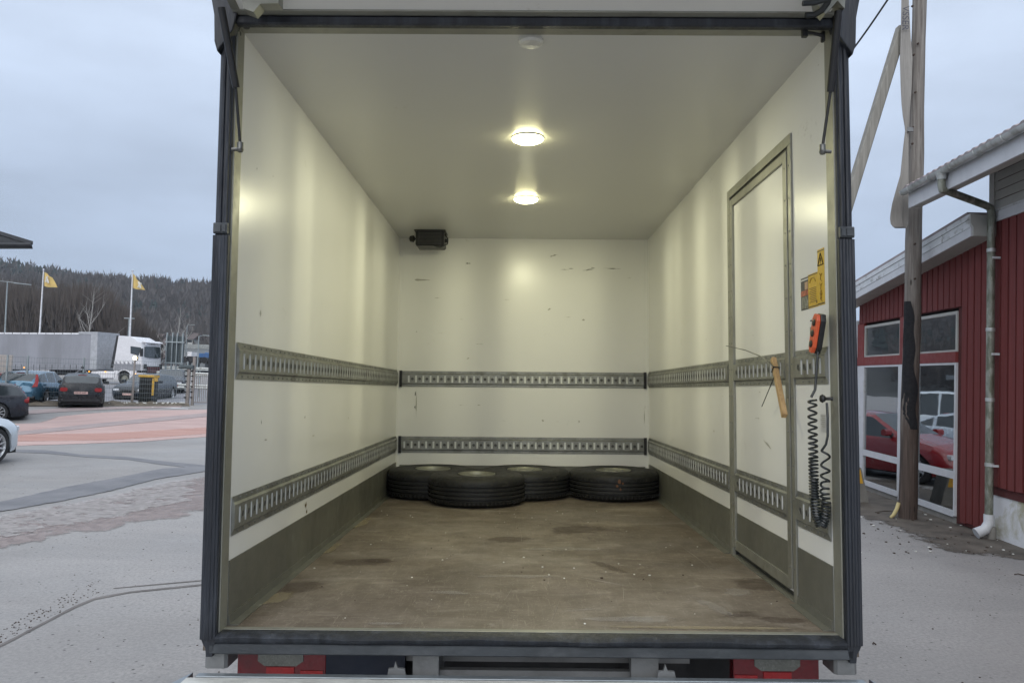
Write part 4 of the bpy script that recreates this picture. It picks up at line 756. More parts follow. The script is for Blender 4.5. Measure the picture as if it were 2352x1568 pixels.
# ================================================================== VEHICLES
def interp(tab, x):
    if x <= tab[0][0]: return tab[0][1]
    for (a, p), (b_, q) in zip(tab, tab[1:]):
        if x <= b_: t = (x - a) / (b_ - a); return p + (q - p) * t
    return tab[-1][1]
def car(name, label, cat, base, rot, paint, kind='hatch', L=4.0, Wd=1.74, rimstyle=5, plate=None, group=None, lights=True, wheelr=.32):
    """x runs forward, base is the ground point under the middle"""
    t = thing(name, label, cat, base, None, group, rot); F = t.matrix_world.copy(); Mi = None
    h2 = L / 2; hw = Wd / 2
    prof = {  # roof line (x from -1 rear to 1 front, z), belt line, x of windscreen foot and top, rear glass top and foot
     'hatch': ([(-1, .62), (-.985, .92), (-.93, 1.06), (-.80, 1.36), (-.62, 1.43), (-.25, 1.47), (.05, 1.43), (.42, 1.02), (.5, .98), (.8, .86), (.95, .72), (1, .55)], [(-1, .85), (-.9, 1.0), (-.4, .96), (.42, .92), (.9, .72), (1, .5)], .42, .04, -.74, -.93),
     'wagon': ([(-1, .60), (-.985, .92), (-.95, 1.02), (-.86, 1.30), (-.76, 1.39), (-.4, 1.46), (.02, 1.44), (.34, 1.03), (.42, .99), (.8, .88), (.95, .74), (1, .52)], [(-1, .85), (-.92, 1.0), (-.4, .97), (.34, .93), (.9, .74), (1, .5)], .35, .03, -.80, -.95),
     'van': ([(-1, .5), (-.995, 1.0), (-.98, 1.7), (-.95, 1.9), (-.6, 1.95), (.3, 1.93), (.42, 1.86), (.68, 1.2), (.8, 1.1), (.95, .9), (1, .55)], [(-1, 1.05), (.68, 1.05), (.9, .85), (1, .5)], .69, .40, -.955, -.985),
     'coupe': ([(-1, .6), (-.98, .88), (-.8, .98), (-.5, 1.28), (-.2, 1.36), (.0, 1.34), (.32, .94), (.8, .80), (.95, .62), (1, .5)], [(-1, .8), (-.8, .92), (.32, .86), (.9, .66), (1, .45)], .32, .0, -.5, -.8),
    }[kind]
    roofT, beltT, xa, xb, xc, xd = prof
    wx = [-.60 * h2 if kind != 'van' else -.58 * h2, .635 * h2]; ar = wheelr + .045
    def sec(x):
        u = x / h2; zt = interp(roofT, u); zb = min(interp(beltT, u), zt - .005); e = min(1, (h2 - abs(x)) / .45)
        w_ = hw * (1 - .26 * (1 - e) ** 2.4); zl = .20 + .10 * (1 - e) ** 2
        for q in wx:
            if abs(x - q) < ar: zl = max(zl, wheelr + math.sqrt(ar * ar - (x - q) ** 2))
        g = max(0, zt - zb); c = lambda z: max(z, zl)
        if g > .12: top = [(w_ * .93 - g * .30, zt - .07), (w_ * .93 - g * .30 - .09, zt - .012), (w_ * .35, zt + .012), (0, zt + .018)]
        else: top = [(w_ * .88, max(zb, zt - .03)), (w_ * .72, zt), (w_ * .35, zt + .012), (0, zt + .018)]
        zm = min(.52, zb - .1)
        s_ = [(w_ * .93, c(zl)), (w_ * .975, c(.30)), (w_, c(zm)), (w_ * .985, c(zb - .07)), (w_ * .93, c(zb))] + [(a, c(z)) for a, z in top]
        return s_
    xsn = sorted(set([-h2 + L * i / 56 for i in range(57)] + [xa * h2, xb * h2, xc * h2, xd * h2] + [q + k for q in wx for k in (-ar, -ar + .02, -ar + .06, ar - .06, ar - .02, ar)]))
    S = [sec(x) for x in xsn]; nP = len(S[0]); body = B(); side = B(); side2 = B(); ws = B(); rw = B(); V = []
    for x, s_ in zip(xsn, S): V.append([Vector((x, y, z)) for y, z in s_] + [Vector((x, -y, z)) for y, z in s_[::-1]][1:])
    m_ = 2 * nP - 1
    body.v = [tuple(F @ q) for r_ in V for q in r_]
    for i in range(len(xsn) - 1):
        xm = (xsn[i] + xsn[i + 1]) / 2 / h2; g = interp(roofT, xm) - interp(beltT, xm)
        for k in range(m_ - 1):
            kk = k if k < nP - 1 else m_ - 2 - k; f = (i * m_ + k, (i + 1) * m_ + k, (i + 1) * m_ + k + 1, i * m_ + k + 1); tgt = None
            if kk == 4 and g > .14 and xd + .03 < xm < xa - .07 and abs(xm - (-.12 if kind != 'van' else .05)) > .022 and not (abs(xm + .52) < .02 or (kind == 'van' and xm < -1)): tgt = side if k < nP - 1 else side2
            elif kk in (6, 7) and xb < xm < xa: tgt = ws
            elif kk in (6, 7) and xd < xm < xc: tgt = rw
            if tgt is None: body.f.append(f)
            else: tgt.add([body.v[q] for q in f], [(0, 1, 2, 3)])
    n0 = len(xsn) - 1
    for r0, fl in ((0, False), (n0 * m_, True)):
        for k in range(nP - 1): body.f.append((r0 + k, r0 + k + 1, r0 + m_ - 2 - k, r0 + m_ - 1 - k))
    bo = part(body, 'body', paint, t, True, own=False); 
    loc = F.inverted()
    def fix(o): o.data.transform(loc); return o
    fix(bo)
    for q, nm in ((side, 'side_windows'), (side2, 'side_windows'), (ws, 'windscreen'), (rw, 'rear_window')):
        if q.v: fix(part(q, nm, M['cglass'], t, True, own=False))
    part(B().box(-h2 * .96, h2 * .96, -hw * .80, hw * .80, .16, .62), 'underbody', M['rimdark'], t, own=False)
    def P(name, bb, m, sm=False, par=None, **k): return part(bb, name, m, par or t, sm, own=False, **k)
    for i, q in enumerate(wx):
        for s_ in (1, -1):
            A = T4(q, s_ * (hw - .115), wheelr) @ Matrix.Rotation(R(-90 * s_), 4, 'X')
            wl = P('wheel', B().lathe([(wheelr * .66, .09), (wheelr * .74, .107), (wheelr * .93, .10), (wheelr, .07), (wheelr, -.09), (wheelr * .6, -.09)], A, 30), M['tyre'], True)
            rm = B().lathe([(wheelr * .72, .098), (wheelr * .69, .102), (wheelr * .65, .085), (wheelr * .60, .0), (.05, -.02)], A, 24); 
            P('wheel_well', B().lathe([(wheelr * .64, .02), (0, .02)], A, 16), M['rimdark'], par=wl)
            sp = B().lathe([(.045, .06), (.045, .083), (.03, .09), (0, .09)], A, 12)
            nS = rimstyle; wsp = .020 if nS > 6 else .036
            for k in range(nS):
                B_ = A @ Matrix.Rotation(2 * math.pi * k / nS + .3, 4, 'Z'); o_ = len(sp.v)
                sp.v += [tuple(B_ @ Vector(p_)) for p_ in ((.03, -wsp * .8, .082), (.03, wsp * .8, .082), (wheelr * .69, wsp * .75, .098), (wheelr * .69, -wsp * .75, .098), (.03, -wsp * .8, .05), (.03, wsp * .8, .05), (wheelr * .69, wsp * .75, .06), (wheelr * .69, -wsp * .75, .06))]
                sp.f += [tuple(o_ + j for j in f) for f in ((0, 3, 2, 1), (0, 4, 7, 3), (1, 2, 6, 5))]
            P('rim', rm, M['rimsilver'], True, wl); P('spokes', sp, M['rimsilver'], False, wl, kind='stuff')
    for s_ in (1, -1):
        xm = (xa - .10) * h2; z = interp(beltT, xa) + .06; P('wing_mirror', B().bevbox(xm - .06, xm + .06, s_ * hw * .93, s_ * (hw * .93 + .20) if s_ > 0 else s_ * (hw * .93 + .20), z, z + .14, .03, 1) if s_ > 0 else B().bevbox(xm - .06, xm + .06, -(hw * .93 + .20), -hw * .93, z, z + .14, .03, 1), paint)
    # front: grille, lamps, plate
    def ff(x, y, z, dx, dy, dz, nm, m, par=None): return P(nm, B().bevbox(x - dx, x + dx, y - dy, y + dy, z - dz, z + dz, min(dy, dz) * .35, 0), m, par=par)
    ff(h2 - .045, 0, .53, .05, hw * .42, .085, 'grille', M['cgrille']); ff(h2 - .05, 0, .30, .05, hw * .62, .06, 'lower_grille', M['cgrille'])
    for s_ in (1, -1): ff(h2 - .16, s_ * hw * .66, .63, .12, hw * .15, .055, 'headlight', M['hl'])
    if plate is not None: ff(h2 + .004, 0, .40, .006, .26, .055, 'number_plate', M['plateM'])
    zt = .92; ze = .80
    if kind == 'wagon' and lights == 'tall':
        for s_ in (1, -1): P('tail_light', B().prism([(-h2 + .02, s_ * hw * .70, .78), (-h2 + .02, s_ * hw * .93, .80), (-h2 + .13, s_ * hw * .92, 1.0), (-h2 + .34, s_ * hw * .80, 1.32), (-h2 + .30, s_ * hw * .72, 1.32), (-h2 + .07, s_ * hw * .80, 1.0)], (-.035, s_ * .02, 0)), M['tl'])
    else:
        for s_ in (1, -1): P('tail_light', B().bevbox(-h2 - .006, -h2 + .17, s_ * hw * .74 - .14, s_ * hw * .74 + .14, ze - .085, ze + .075, .045, 0), M['tl'])
    P('rear_bumper', B().bevbox(-h2 - .012, -h2 + .2, -hw * .83, hw * .83, .24, .40, .05, 1), M['cgrille'])
    if plate is not None:
        p_ = ff(-h2 - .008, 0, .66 if kind == 'hatch' else .72, .010, .26, .055, 'number_plate', M['plateM'])
        text(plate, .105, M['ink'], p_, Matrix.Translation((-h2 - .020, 0, .66 if kind == 'hatch' else .72)) @ Matrix.Rotation(R(-90), 4, 'Z') @ Matrix.Rotation(R(90), 4, 'X'))
    P('brake_lamp', B().box(xc * h2 - .03, xc * h2 + .02, -.16, .16, interp(roofT, xc) + .015, interp(roofT, xc) + .03), M['tl'])
    return t
def gp(px, py, z=None):
    q = wZ(px, py); return q
# dark hatchback, rear towards the camera
c = wZ(180, 936); c = Vector((c.x - .9, c.y + 1.9, gz(c.x, c.y)))
hb_ = car('parked_car', 'small black hatchback with its rear to the camera, parked by the mesh fence', 'car', tuple(c), R(90 + 27), M['blackp'], 'hatch', 3.97, 1.74, 5, 'DHZ 64F', 'cars parked by the mesh fence')
# petrol blue estate
c = wZ(90, 930); c = Vector((c.x - 1.2, c.y + 1.8, 0))
be = car('parked_car', 'petrol blue estate car with tall red tail lights beside the black hatchback', 'car', tuple(c), R(90 + 10), M['bluep'], 'wagon', 4.6, 1.86, 5, 'LSR 83T', 'cars parked by the mesh fence', 'tall')
# dark estate cut by the left edge
def car_at(wheel, rot, lx, ly): r = Matrix.Rotation(rot, 3, 'Z') @ Vector((lx, ly, 0)); return Vector((wheel[0] - r.x, wheel[1] - r.y, 0))
c = car_at((-18.6, 28.2), R(213), -.60 * 2.425, -.83 + .0) if False else car_at((-18.86, 28.5), R(212), -.60 * 2.425, .825); c.z = gz(-18.6, 28)
car('parked_car', 'dark graphite estate car cut by the left picture edge, its rear wheel showing', 'car', tuple(c), R(212), M['greyblue'], 'wagon', 4.85, 1.88, 10, None, None, 'low', .355)
# white car at the left edge
q = wZ(4.5, 1067); c = car_at((q.x - .22, q.y), R(84), .635 * 2.2, -.795)
car('parked_car', 'pale white car cut by the left edge, front wheel with thin spokes', 'car', tuple(c), R(84), M['carwhite'], 'hatch', 4.4, 1.82, 10, None, None, True, .345)
# dark estate behind the fence
c = Vector((-20.2, 42.9, -.1))
car('parked_car', 'dark blue estate car facing the camera behind the mesh fence', 'car', tuple(c), R(274), M['navyp'], 'wagon', 4.85, 1.88, 5, 'WBN 33Z', None, 'low', .35)
c = Vector((-22.6, 51.5, gz(-20, 51)))
car('moving_car', 'grey car half hidden behind the roof of the dark blue estate car', 'car', tuple(c), R(290), M['greyblue'], 'wagon', 4.7, 1.85, 5, None, None, 'low', .34)
# cars mirrored in the shop windows
car('parked_car', 'red hatchback with five-spoke wheels parked near the glass front, mirrored in it', 'car', (5.75, 18.4, 0), R(235), M['redp'], 'hatch', 4.1, 1.72, 5, None, 'cars mirrored in the shop windows')
car('parked_car', 'silver grey car parked beside the red hatchback, mirrored in the glass front', 'car', (.9, 24.5, 0), R(222), M['silverp'], 'coupe', 4.4, 1.78, 5, None, 'cars mirrored in the shop windows')
car('parked_van', 'white van parked beyond the silver car, mirrored in the glass front', 'van', (-1.6, 30.5, 0), R(207), M['carwhite'], 'van', 5.0, 1.95, 5, None, 'cars mirrored in the shop windows')

# articulated lorry beyond the fence
LF = Vector((-27.9, 60.0, .22)); th = R(-8)
lorry = thing('articulated_lorry', 'articulated lorry with grey curtain trailer and white cab passing beyond the fence', 'lorry', tuple(LF), None, None, th)
def LP(name, b, m, sm=False, par=None, **k): return part(b, name, m, par or lorry, sm, own=False, **k)
HWt = 1.27; lorry.rotation_euler.y = R(-1.3)      # x forward, nose at x=0; -y is the side we see
tr0, tr1 = -17.2, -3.75
cur = LP('trailer_curtain', B().box(tr0, tr1 - .55, -HWt, HWt, 1.25, 3.86), M['tarp'])
LP('front_pillar', B().box(tr1 - .549, tr1, -HWt - .015, HWt + .015, 1.2, 3.87), M['tarpfront'])
LP('roof_cap', B().box(tr1 - 1.6, tr1 + .02, -HWt - .03, HWt + .03, 3.871, 4.06), M['tarpfront'])
LP('roof_edge', B().box(tr0, tr1 - 1.601, -HWt - .02, HWt + .02, 3.861, 3.97), M['pole'])
for k in range(17): LP('roof_strap', B().box(tr0 + .4 + k * .72, tr0 + .44 + k * .72, -HWt - .026, HWt + .026, 3.855, 3.976), M['darkp'])
b = B()
for k in range(24): b.box(tr0 + .3 + k * .52, tr0 + .33 + k * .52, -HWt - .012, -HWt - .001, 1.0, 1.5)
LP('curtain_buckles', b, M['darkp'], kind='stuff')
LP('trailer_frame', B().box(tr0, tr1, -HWt - .01, HWt + .01, 1.12, 1.24), M['tarp']); LP('chassis', B().box(tr0, -2.3, -.5, .5, .7, 1.119), M['darkp'])
LP('under_ride_rail', B().box(tr0 + 5, tr1 - 3.5, -HWt + .02, -HWt + .06, .5, .62).box(tr0 + 5, tr1 - 3.5, -HWt + .02, -HWt + .06, .85, .97), M['tarpfront'])
def lwheel(x, y, r_=.5):
    A = T4(x, y, r_) @ Matrix.Rotation(R(90 if y < 0 else -90), 4, 'X'); o = LP('wheel', B().lathe([(.28, .10), (.33, .15), (r_ * .94, .14), (r_, .1), (r_, -.16), (.3, -.16)], A, 24), M['tyre'], True)
    LP('rim', B().lathe([(.31, .13), (.25, .03), (.12, .02), (.1, .10), (0, .11)], A, 18), M['rimsteel'], True, o)
for x in (-14.6, -13.3, -12.0, -5.1, -1.45):
    for s_ in (-1, 1): lwheel(x, s_ * 1.08)
LP('mudguard', B().tube([(-5.1 + .62 * math.cos(a), -1.08, .5 + .62 * math.sin(a)) for a in [i * math.pi / 10 for i in range(11)]], .05, 6), M['tarpfront'])
LP('fuel_tank', B().bevbox(-4.2, -2.2, -1.24, -.7, .45, 1.05, .1, 0), M['whitep']); LP('toolbox', B().box(-9.5, -7.8, -1.2, -.6, .5, 1.1), M['whitep'])
# cab: side outline extruded with rounded nose
cabx = [(-2.35, 1.15), (-2.35, 2.0), (-2.20, 3.2), (-2.02, 3.78), (-1.0, 3.72), (-.62, 3.52), (-.55, 3.38), (-.12, 3.32), (.0, 3.0), (.04, 2.6), (.06, 1.9), (.06, 1.15)]
b = B(); ny = [(-1.24, .0), (-1.21, .02), (-1.1, .06), (-.8, .10), (0, .13), (.8, .10), (1.1, .06), (1.21, .02), (1.24, 0)]
for y, e_ in ny:
    b.v += [(x + (e_ - .10 if x > -.3 else 0), y, z - (.03 if abs(y) > 1.2 and z > 3 else 0)) for x, z in cabx]
n = len(cabx); b.f = [(i * n + k, i * n + (k + 1) % n, (i + 1) * n + (k + 1) % n, (i + 1) * n + k) for i in range(len(ny) - 1) for k in range(n)] + [tuple(range(n))[::-1], tuple(range((len(ny) - 1) * n, len(ny) * n))]
cab = LP('cab', b, M['whitep'], True)
LP('side_deflector', B().prism([(-2.62, -1.25, 1.3), (-2.36, -1.25, 1.3), (-2.03, -1.25, 3.76), (-2.18, -1.25, 3.8)], (0, .06, 0)), M['darkp'], par=cab)
LP('side_window', B().prism([(-.98, -1.2405, 2.42), (-.30, -1.2405, 2.25), (-.12, -1.2405, 2.88), (-1.0, -1.2405, 2.98)], (0, -.012, 0)), M['cglass'], par=cab)
LP('windscreen', B().prism([(.045, -1.05, 2.18), (.125, -.7, 2.12), (.155, 0, 2.10), (.125, .7, 2.12), (.045, 1.05, 2.18), (.01, 1.03, 2.95), (.05, .7, 2.98), (.07, 0, 3.0), (.05, -.7, 2.98), (.01, -1.03, 2.95)], (.012, 0, 0)), M['cglass'], par=cab)
LP('sun_visor', B().prism([(-.1, -1.15, 3.42), (.16, -1.1, 3.30), (.17, -1.1, 3.26), (-.08, -1.15, 3.36)], (0, 2.25, 0)), M['whitep'], par=cab)
LP('grille', B().box(.115, .15, -.80, .80, .95, 1.45), M['cgrille'], par=cab)
for z in (1.05, 1.2, 1.35): LP('grille_bar', B().box(.15, .165, -.78, .78, z - .02, z + .02), mat('dark_red', (.25, .02, .02), .4), par=cab)
for s_ in (-1, 1):
    LP('headlight', B().bevbox(.09, .15, s_ * 1.0 - .16, s_ * 1.0 + .16, 1.25, 1.62, .04, 0), M['cgrille'], par=cab); LP('marker_lamp', B().bevbox(.0, .10, s_ * .85 - .10, s_ * .85 + .10, 3.10, 3.2, .02, 0), M['hl'], par=cab)
LP('bumper', B().bevbox(-.45, .12, -1.24, 1.24, .35, .95, .08, 1), M['whitep'], par=cab)
LP('side_skirt', B().box(-2.3, -.1, -1.262, -1.2405, 1.12, 1.62), M['greyp'], par=cab)
for k in range(5): LP('skirt_stripe', B().prism([(-2.2 + k * .34, -1.2415, 1.621), (-2.02 + k * .34, -1.2415, 1.621), (-2.14 + k * .34, -1.2415, 1.80), (-2.22 + k * .34, -1.2415, 1.80)], (0, -.01, 0)), M['greyp'], par=cab)
LP('step_panel', B().box(-1.0, -.46, -1.24, -1.1, .4, 1.12).box(-2.3, -1.95, -1.24, -1.1, .4, 1.12), M['whitep'], par=cab)
LP('wing_mirror', B().bevbox(-.05, .12, -1.52, -1.30, 2.2, 2.8, .03, 2), M['cgrille'], par=cab)
b = B().tube([(-1.45 + .66 * math.cos(a), -1.25, .5 + .66 * math.sin(a)) for a in [i * math.pi / 10 for i in range(11)]], .05, 6); LP('mudguard', b, M['whitep'], par=cab)
tx = text('SCANIA', .16, M['darkp'], cab, Matrix.Translation((.06, 0, 3.17)) @ Matrix.Rotation(R(90), 4, 'Z') @ Matrix.Rotation(R(90), 4, 'X'))
for x, z in ((-3.0, 1.0), (-4.35, 1.0), (-9.9, 1.25), (-.5, .85)): LP('marker_lamp', B().bevbox(x - .05, x + .05, -1.30, -1.26, z - .03, z + .03, .01, 0), M['amber'])

# ================================================================== YARD EDGE: KERB, FENCE, GATE, SIGNS, POLES
FA = wZ(-30, 936); 
def fp(px): # a point on the fence line
    a, b_ = wZ(20, 929), wZ(434, 930.5); r = R_CW @ Vector(((px - 1176) / FPX, 0, -1)); 
    t_ = ((a.x) * (b_.y - a.y) - (a.y) * (b_.x - a.x)) / (r.x * (b_.y - a.y) - r.y * (b_.x - a.x)); return Vector((r.x * t_, r.y * t_, 0))
A_, B_ = fp(-60), fp(437); dF = (B_ - A_).normalized(); nF = Vector((dF.y, -dF.x, 0))
solo(B().prism([fp(225) + nF * .35, fp(434) + nF * .35, fp(434) - nF * .9, fp(225) - nF * .9], (0, 0, .10)), 'kerb', M['concrete'], 'low kerb under the mesh fence', kind='structure')
b = B(); n = 40
for i in range(n + 1):
    for j, (dd, hh_) in enumerate(((.95, 0), (.6, .10), (.2, .16), (-.3, .14), (-.8, .02))):
        q = fp(-60).lerp(fp(432), i / n) + nF * dd; b.v.append((q.x, q.y, hh_ * (.6 + .8 * rnd.random()) + .005 if hh_ else .003))
b.f = [(i * 5 + j, i * 5 + j + 1, (i + 1) * 5 + j + 1, (i + 1) * 5 + j) for i in range(n) for j in range(4)]
solo(b, 'soil_strip', M['verge_soil'], 'strip of bare soil and litter under the fence', kind='stuff', smooth=True)
b = B()
for i in range(60): q = fp(rnd.uniform(228, 432)) + nF * rnd.uniform(.0, .7); s = rnd.uniform(.008, .025); b.bevbox(q.x - s * 1.5, q.x + s * 1.5, q.y - s, q.y + s, .1, .14 + s, s * .4, 0)
solo(b, 'litter', M['debris'], 'pale litter in the soil under the fence', kind='stuff')
sheet('access_road', [Vector((-60, 37.3, 0)) + Vector((0, 0, 0)), Vector((-36, 37.0, 0)), fp(30) - nF * 1.1, fp(230) - nF * 1.1, fp(560) - nF * 1.1, Vector((-8, 42, 0)), Vector((-8, 62, 0)), Vector((-60, 76, 0))], mat('grey_road', (.20, .20, .215), .6, 0, .12, 1), .004, .3, kind='structure', step=2)
sheet('white_line', [wZ(x, y) for x, y in ((348, 935), (400, 936.5), (432, 938.5), (432, 939.6), (398, 938), (348, 936))], M['paint'], .012, .02, kind='structure')
fence = thing('mesh_fence', 'grey welded mesh fence along the far side of the yard', 'fence', tuple(fp(200)))
for px in (20, 67, 196, 312, 434):
    q = fp(px); part(B().bevbox(q.x - .035, q.x + .035, q.y - .03, q.y + .03, 0, 2.12, .008, 2), 'post', M['galv'] if px != 312 else M['rustpost'], fence)
fb = B(); Lf = (fp(434) - fp(-40)).length; s0 = fp(-40)
for k in range(int(Lf / .1)):
    q = s0 + dF * (k * .1); fb.box(q.x - .003, q.x + .003, q.y - .003, q.y + .003, .12, 2.05)
part(fb, 'vertical_wires', M['fenceW'], fence, kind='stuff')
for k in range(10):
    z = .14 + k * .212; q0, q1 = s0, fp(434); part(B().tube([(q0.x, q0.y, z), (q1.x, q1.y, z)], .006, 4), 'wire', M['fenceW'], fence)
for px, dz in ((196, 0), (434, 0), (449, 0)):    # insulators on the posts
    b = B()
    for k in range(6):
        q = fp(px) if px < 440 else fp(px); b.bevbox(q.x - .10, q.x + .02, q.y - .06, q.y - .031, .35 + k * .26, .41 + k * .26, .01, 2)
    part(b, 'insulators', M['black'], fence, kind='stuff')
gate = thing('sliding_gate', 'grey barred gate with posts at the end of the mesh fence', 'gate', tuple(fp(450)))
for px, hg, w_ in ((437.5, 1.75, .075), (449, 2.35, .06)): q = fp(px); part(B().bevbox(q.x - w_, q.x + w_, q.y - w_, q.y + w_, 0, hg, .01, 2), 'gate_post', M['rustpost'], gate)
q = fp(443); part(B().bevbox(q.x - .55, q.x + .12, q.y - .2, q.y + .15, 1.75, 1.95, .05, 0), 'top_box', M['sign'], gate)
for k in range(13): q = fp(452 + k * 4.3); part(B().bevbox(q.x - .013, q.x + .013, q.y - .013, q.y + .013, .12, 1.55, .004, 2), 'bar', M['rustpost'], gate)
for z in (.14, 1.52): a, c_ = fp(450), fp(510); part(B().tube([(a.x, a.y, z), (c_.x, c_.y, z)], .03, 6), 'rail', M['rustpost'], gate)
# yard lamp on its slanting post
q = fp(312) - nF * .25; yl = thing('yard_lamp', 'lit yellow lamp glowing on the slim post in front of the lorry cab', 'lamp', tuple(q))
tp_ = wY(311, 822, q.y + .1); part(B().tube([(q.x, q.y, 0), (q.x + .05, q.y, 1.1), (tp_.x, tp_.y, tp_.z - .12)], [.045, .04, .035], 8), 'post', M['rustpost'], yl, True)
part(B().bevbox(tp_.x - .10, tp_.x + .10, tp_.y - .05, tp_.y + .08, tp_.z - .12, tp_.z + .12, .04, 1), 'lamp_housing', M['steel'], yl)
part(B().lathe([(0, -.03), (.06, -.02), (.085, .0), (.06, .03), (0, .05)], Matrix.Translation(tp_ + Vector((0, -.06, 0))) @ Matrix.Rotation(R(90), 4, 'X'), 14), 'lens', M['lampglow'], yl, True)
# black and yellow housing
q = fp(356) - nF * .75; mc = thing('entry_terminal', 'black box housing with yellow lid and yellow arm standing behind the fence', 'terminal', tuple(q))
part(B().bevbox(q.x - .34, q.x + .30, q.y - .3, q.y + .3, .05, 1.28, .02, 2), 'cabinet', M['mach'], mc)
part(B().bevbox(q.x - .38, q.x + .34, q.y - .34, q.y + .34, 1.285, 1.41, .03, 0), 'lid', M['machy'], mc)
part(B().box(q.x + .30, q.x + .40, q.y - .36, q.y - .31, .45, 1.25).box(q.x + .38, q.x + .56, q.y - .36, q.y - .31, 1.12, 1.28), 'arm', M['machy'], mc)
# flag poles
def flagpole(pb, pt, d, label, fl, em):
    base = wY(pb[0], pb[1], d); top = wY(pt[0], pt[1], d); base.z = .2; k = Vector((base.x, d, .2)); t = thing('flag_pole', label, 'flag pole', tuple(k), None, 'flag poles behind the lorry')
    part(B().tube([k, top], [.09, .05], 8), 'pole', M['pole'], t, True); part(B().lathe([(0, -.1), (.09, -.05), (.11, 0), (.09, .07), (0, .11)], Matrix.Translation(top + Vector((0, 0, .1))), 12), 'finial', M['ball'], t, True)
    pts = [wY(x, y, d) for x, y in fl]; b = B(); n = 12       # fl: top hoist, top fly, bottom fly, bottom hoist
    for i in range(n + 1):
        u = i / n; a = pts[0].lerp(pts[1], u); c_ = pts[3].lerp(pts[2], u)
        for j in range(8):
            v = j / 7; q = a.lerp(c_, v); b.v.append((q.x, q.y + .16 * math.sin(u * 7 + v * 1.5) * u, q.z + .05 * math.sin(u * 5 + v * 3)))
    b.f = [(i * 8 + j, i * 8 + j + 1, (i + 1) * 8 + j + 1, (i + 1) * 8 + j) for i in range(n) for j in range(7)]
    f = part(b, 'flag', M['flag'], t, True)
    eb = B(); 
    for a, c_ in em: q = wY(a[0], a[1], d - .25); q2 = wY(c_[0], c_[1], d - .25); eb.tube([q, q2], .09, 4)
    part(eb, 'emblem', M['flagw'], f)
    part(B().tube([top + Vector((.12, 0, -.1)), k + Vector((.12, 0, 1))], .012, 4), 'halyard', M['fenceW'], t)
flagpole((90, 775), (100, 622), 78, 'white flag pole with a limp yellow orange flag, left of the pale birch', ((101.5, 625), (119, 636), (130.5, 661), (102, 657)), (((107, 636), (111, 650)), ((109, 634), (105, 648))))
flagpole((298.5, 790), (304.5, 625), 72, 'white flag pole with a yellow flag, behind the lorry cab', ((305.5, 629), (319, 645), (332, 667), (305, 661)), (((318, 647), (323, 662)), ((324, 650), (317, 660))))
lp = wY(12, 770, 84); lt = wY(17, 647, 84); la = thing('street_lamp', 'tall grey lamp post with two level arms, at the left edge of the wood', 'street lamp', (lp.x, 84, .2))
part(B().tube([(lp.x, 84, .2), lt], [.10, .06], 8), 'pole', M['galv'], la, True); part(B().tube([wY(-14, 644, 84), lt, wY(44, 651, 84)], .035, 6).bevbox(-.9, .9, -.1, .1, -.04, .04, .02, 0, Matrix.Translation(wY(52, 652, 84)) @ Matrix.Rotation(R(4), 4, 'Y')), 'arms', M['galv'], la, True)
lp = wY(295, 780, 80); lt = wY(297, 731, 80); la = thing('street_lamp', 'short grey lamp post with a small T head beside the right flag pole', 'street lamp', (lp.x, 80, .2))
part(B().tube([(lp.x, 80, .2), lt], [.09, .06], 8), 'pole', M['galv'], la, True); part(B().bevbox(lt.x - .5, lt.x + .5, 79.9, 80.1, lt.z - .05, lt.z + .05, .02, 0), 'head', M['galv'], la)
for px, top, d, lb in ((430, 747, 120, 'thin street lamp with a bent arm beyond the bridge'), (457, 772, 90, 'thin street lamp in front of the bridge deck')):
    lt = wY(px, top, d); la = thing('street_lamp', lb, 'street lamp', (lt.x, d, .25)); part(B().tube([(lt.x, d, .25), lt, lt + Vector((.5, 0, .12)), lt + Vector((1.2, 0, .1))], [.08, .06, .05, .05], 6), 'pole', M['galv'], la, True)
# back of the big road sign
a, c_ = wY(385, 771, 62), wY(424, 771, 62); sg = thing('road_sign', 'back of a tall dark road sign on three posts right of the lorry cab', 'sign', ((a.x + c_.x) / 2, 62, .25))
zt_, zm_ = a.z, wY(385, 785, 62).z
for k in range(4):
    x0 = a.x + (c_.x - a.x) * k / 4; part(B().box(x0 + .01, x0 + (c_.x - a.x) / 4 - .01, 62, 62.08, 1.9, zt_), 'panel', M['sign'], sg)
for k in (.02, .35, .62, .95): x0 = a.x + (c_.x - a.x) * k; part(B().bevbox(x0 - .04, x0 + .04, 61.8, 61.95, .25, zt_ + .25, .01, 2), 'post', M['galv'], sg)
for z_ in (zm_, 2.0): part(B().box(a.x - .1, c_.x + .1, 61.75, 61.8, z_ - .05, z_ + .05), 'brace', M['galv'], sg)
# guard rails along the road
for y_, z_, nm in ((47, .62, 'low steel guard rail beyond the parked estate car'), (58.5, .95, 'steel guard rail in front of the dark road sign'), (66, 1.3, 'distant steel guard rail under the bridge')):
    t = thing('guard_rail', nm, 'guard rail', (-24, y_, gz(0, y_)))
    xa_, xb_ = (365 - 1176) / FPX * y_, (560 - 1176) / FPX * y_; g0 = gz(0, y_)
    part(B().prism([(xa_, y_ - .05, g0 + z_ - .15), (xa_, y_ - .09, g0 + z_ - .07), (xa_, y_ - .05, g0 + z_), (xa_, y_ - .09, g0 + z_ + .07), (xa_, y_ - .05, g0 + z_ + .15), (xa_, y_, g0 + z_ + .15), (xa_, y_, g0 + z_ - .15)], (xb_ - xa_, 0, 0)), 'beam', M['tinclean'], t)
    for k in range(7): x0 = xa_ + (xb_ - xa_) * (k + .5) / 7; part(B().box(x0 - .05, x0 + .05, y_, y_ + .1, g0, g0 + z_ + .1), 'post', M['galv'], t)
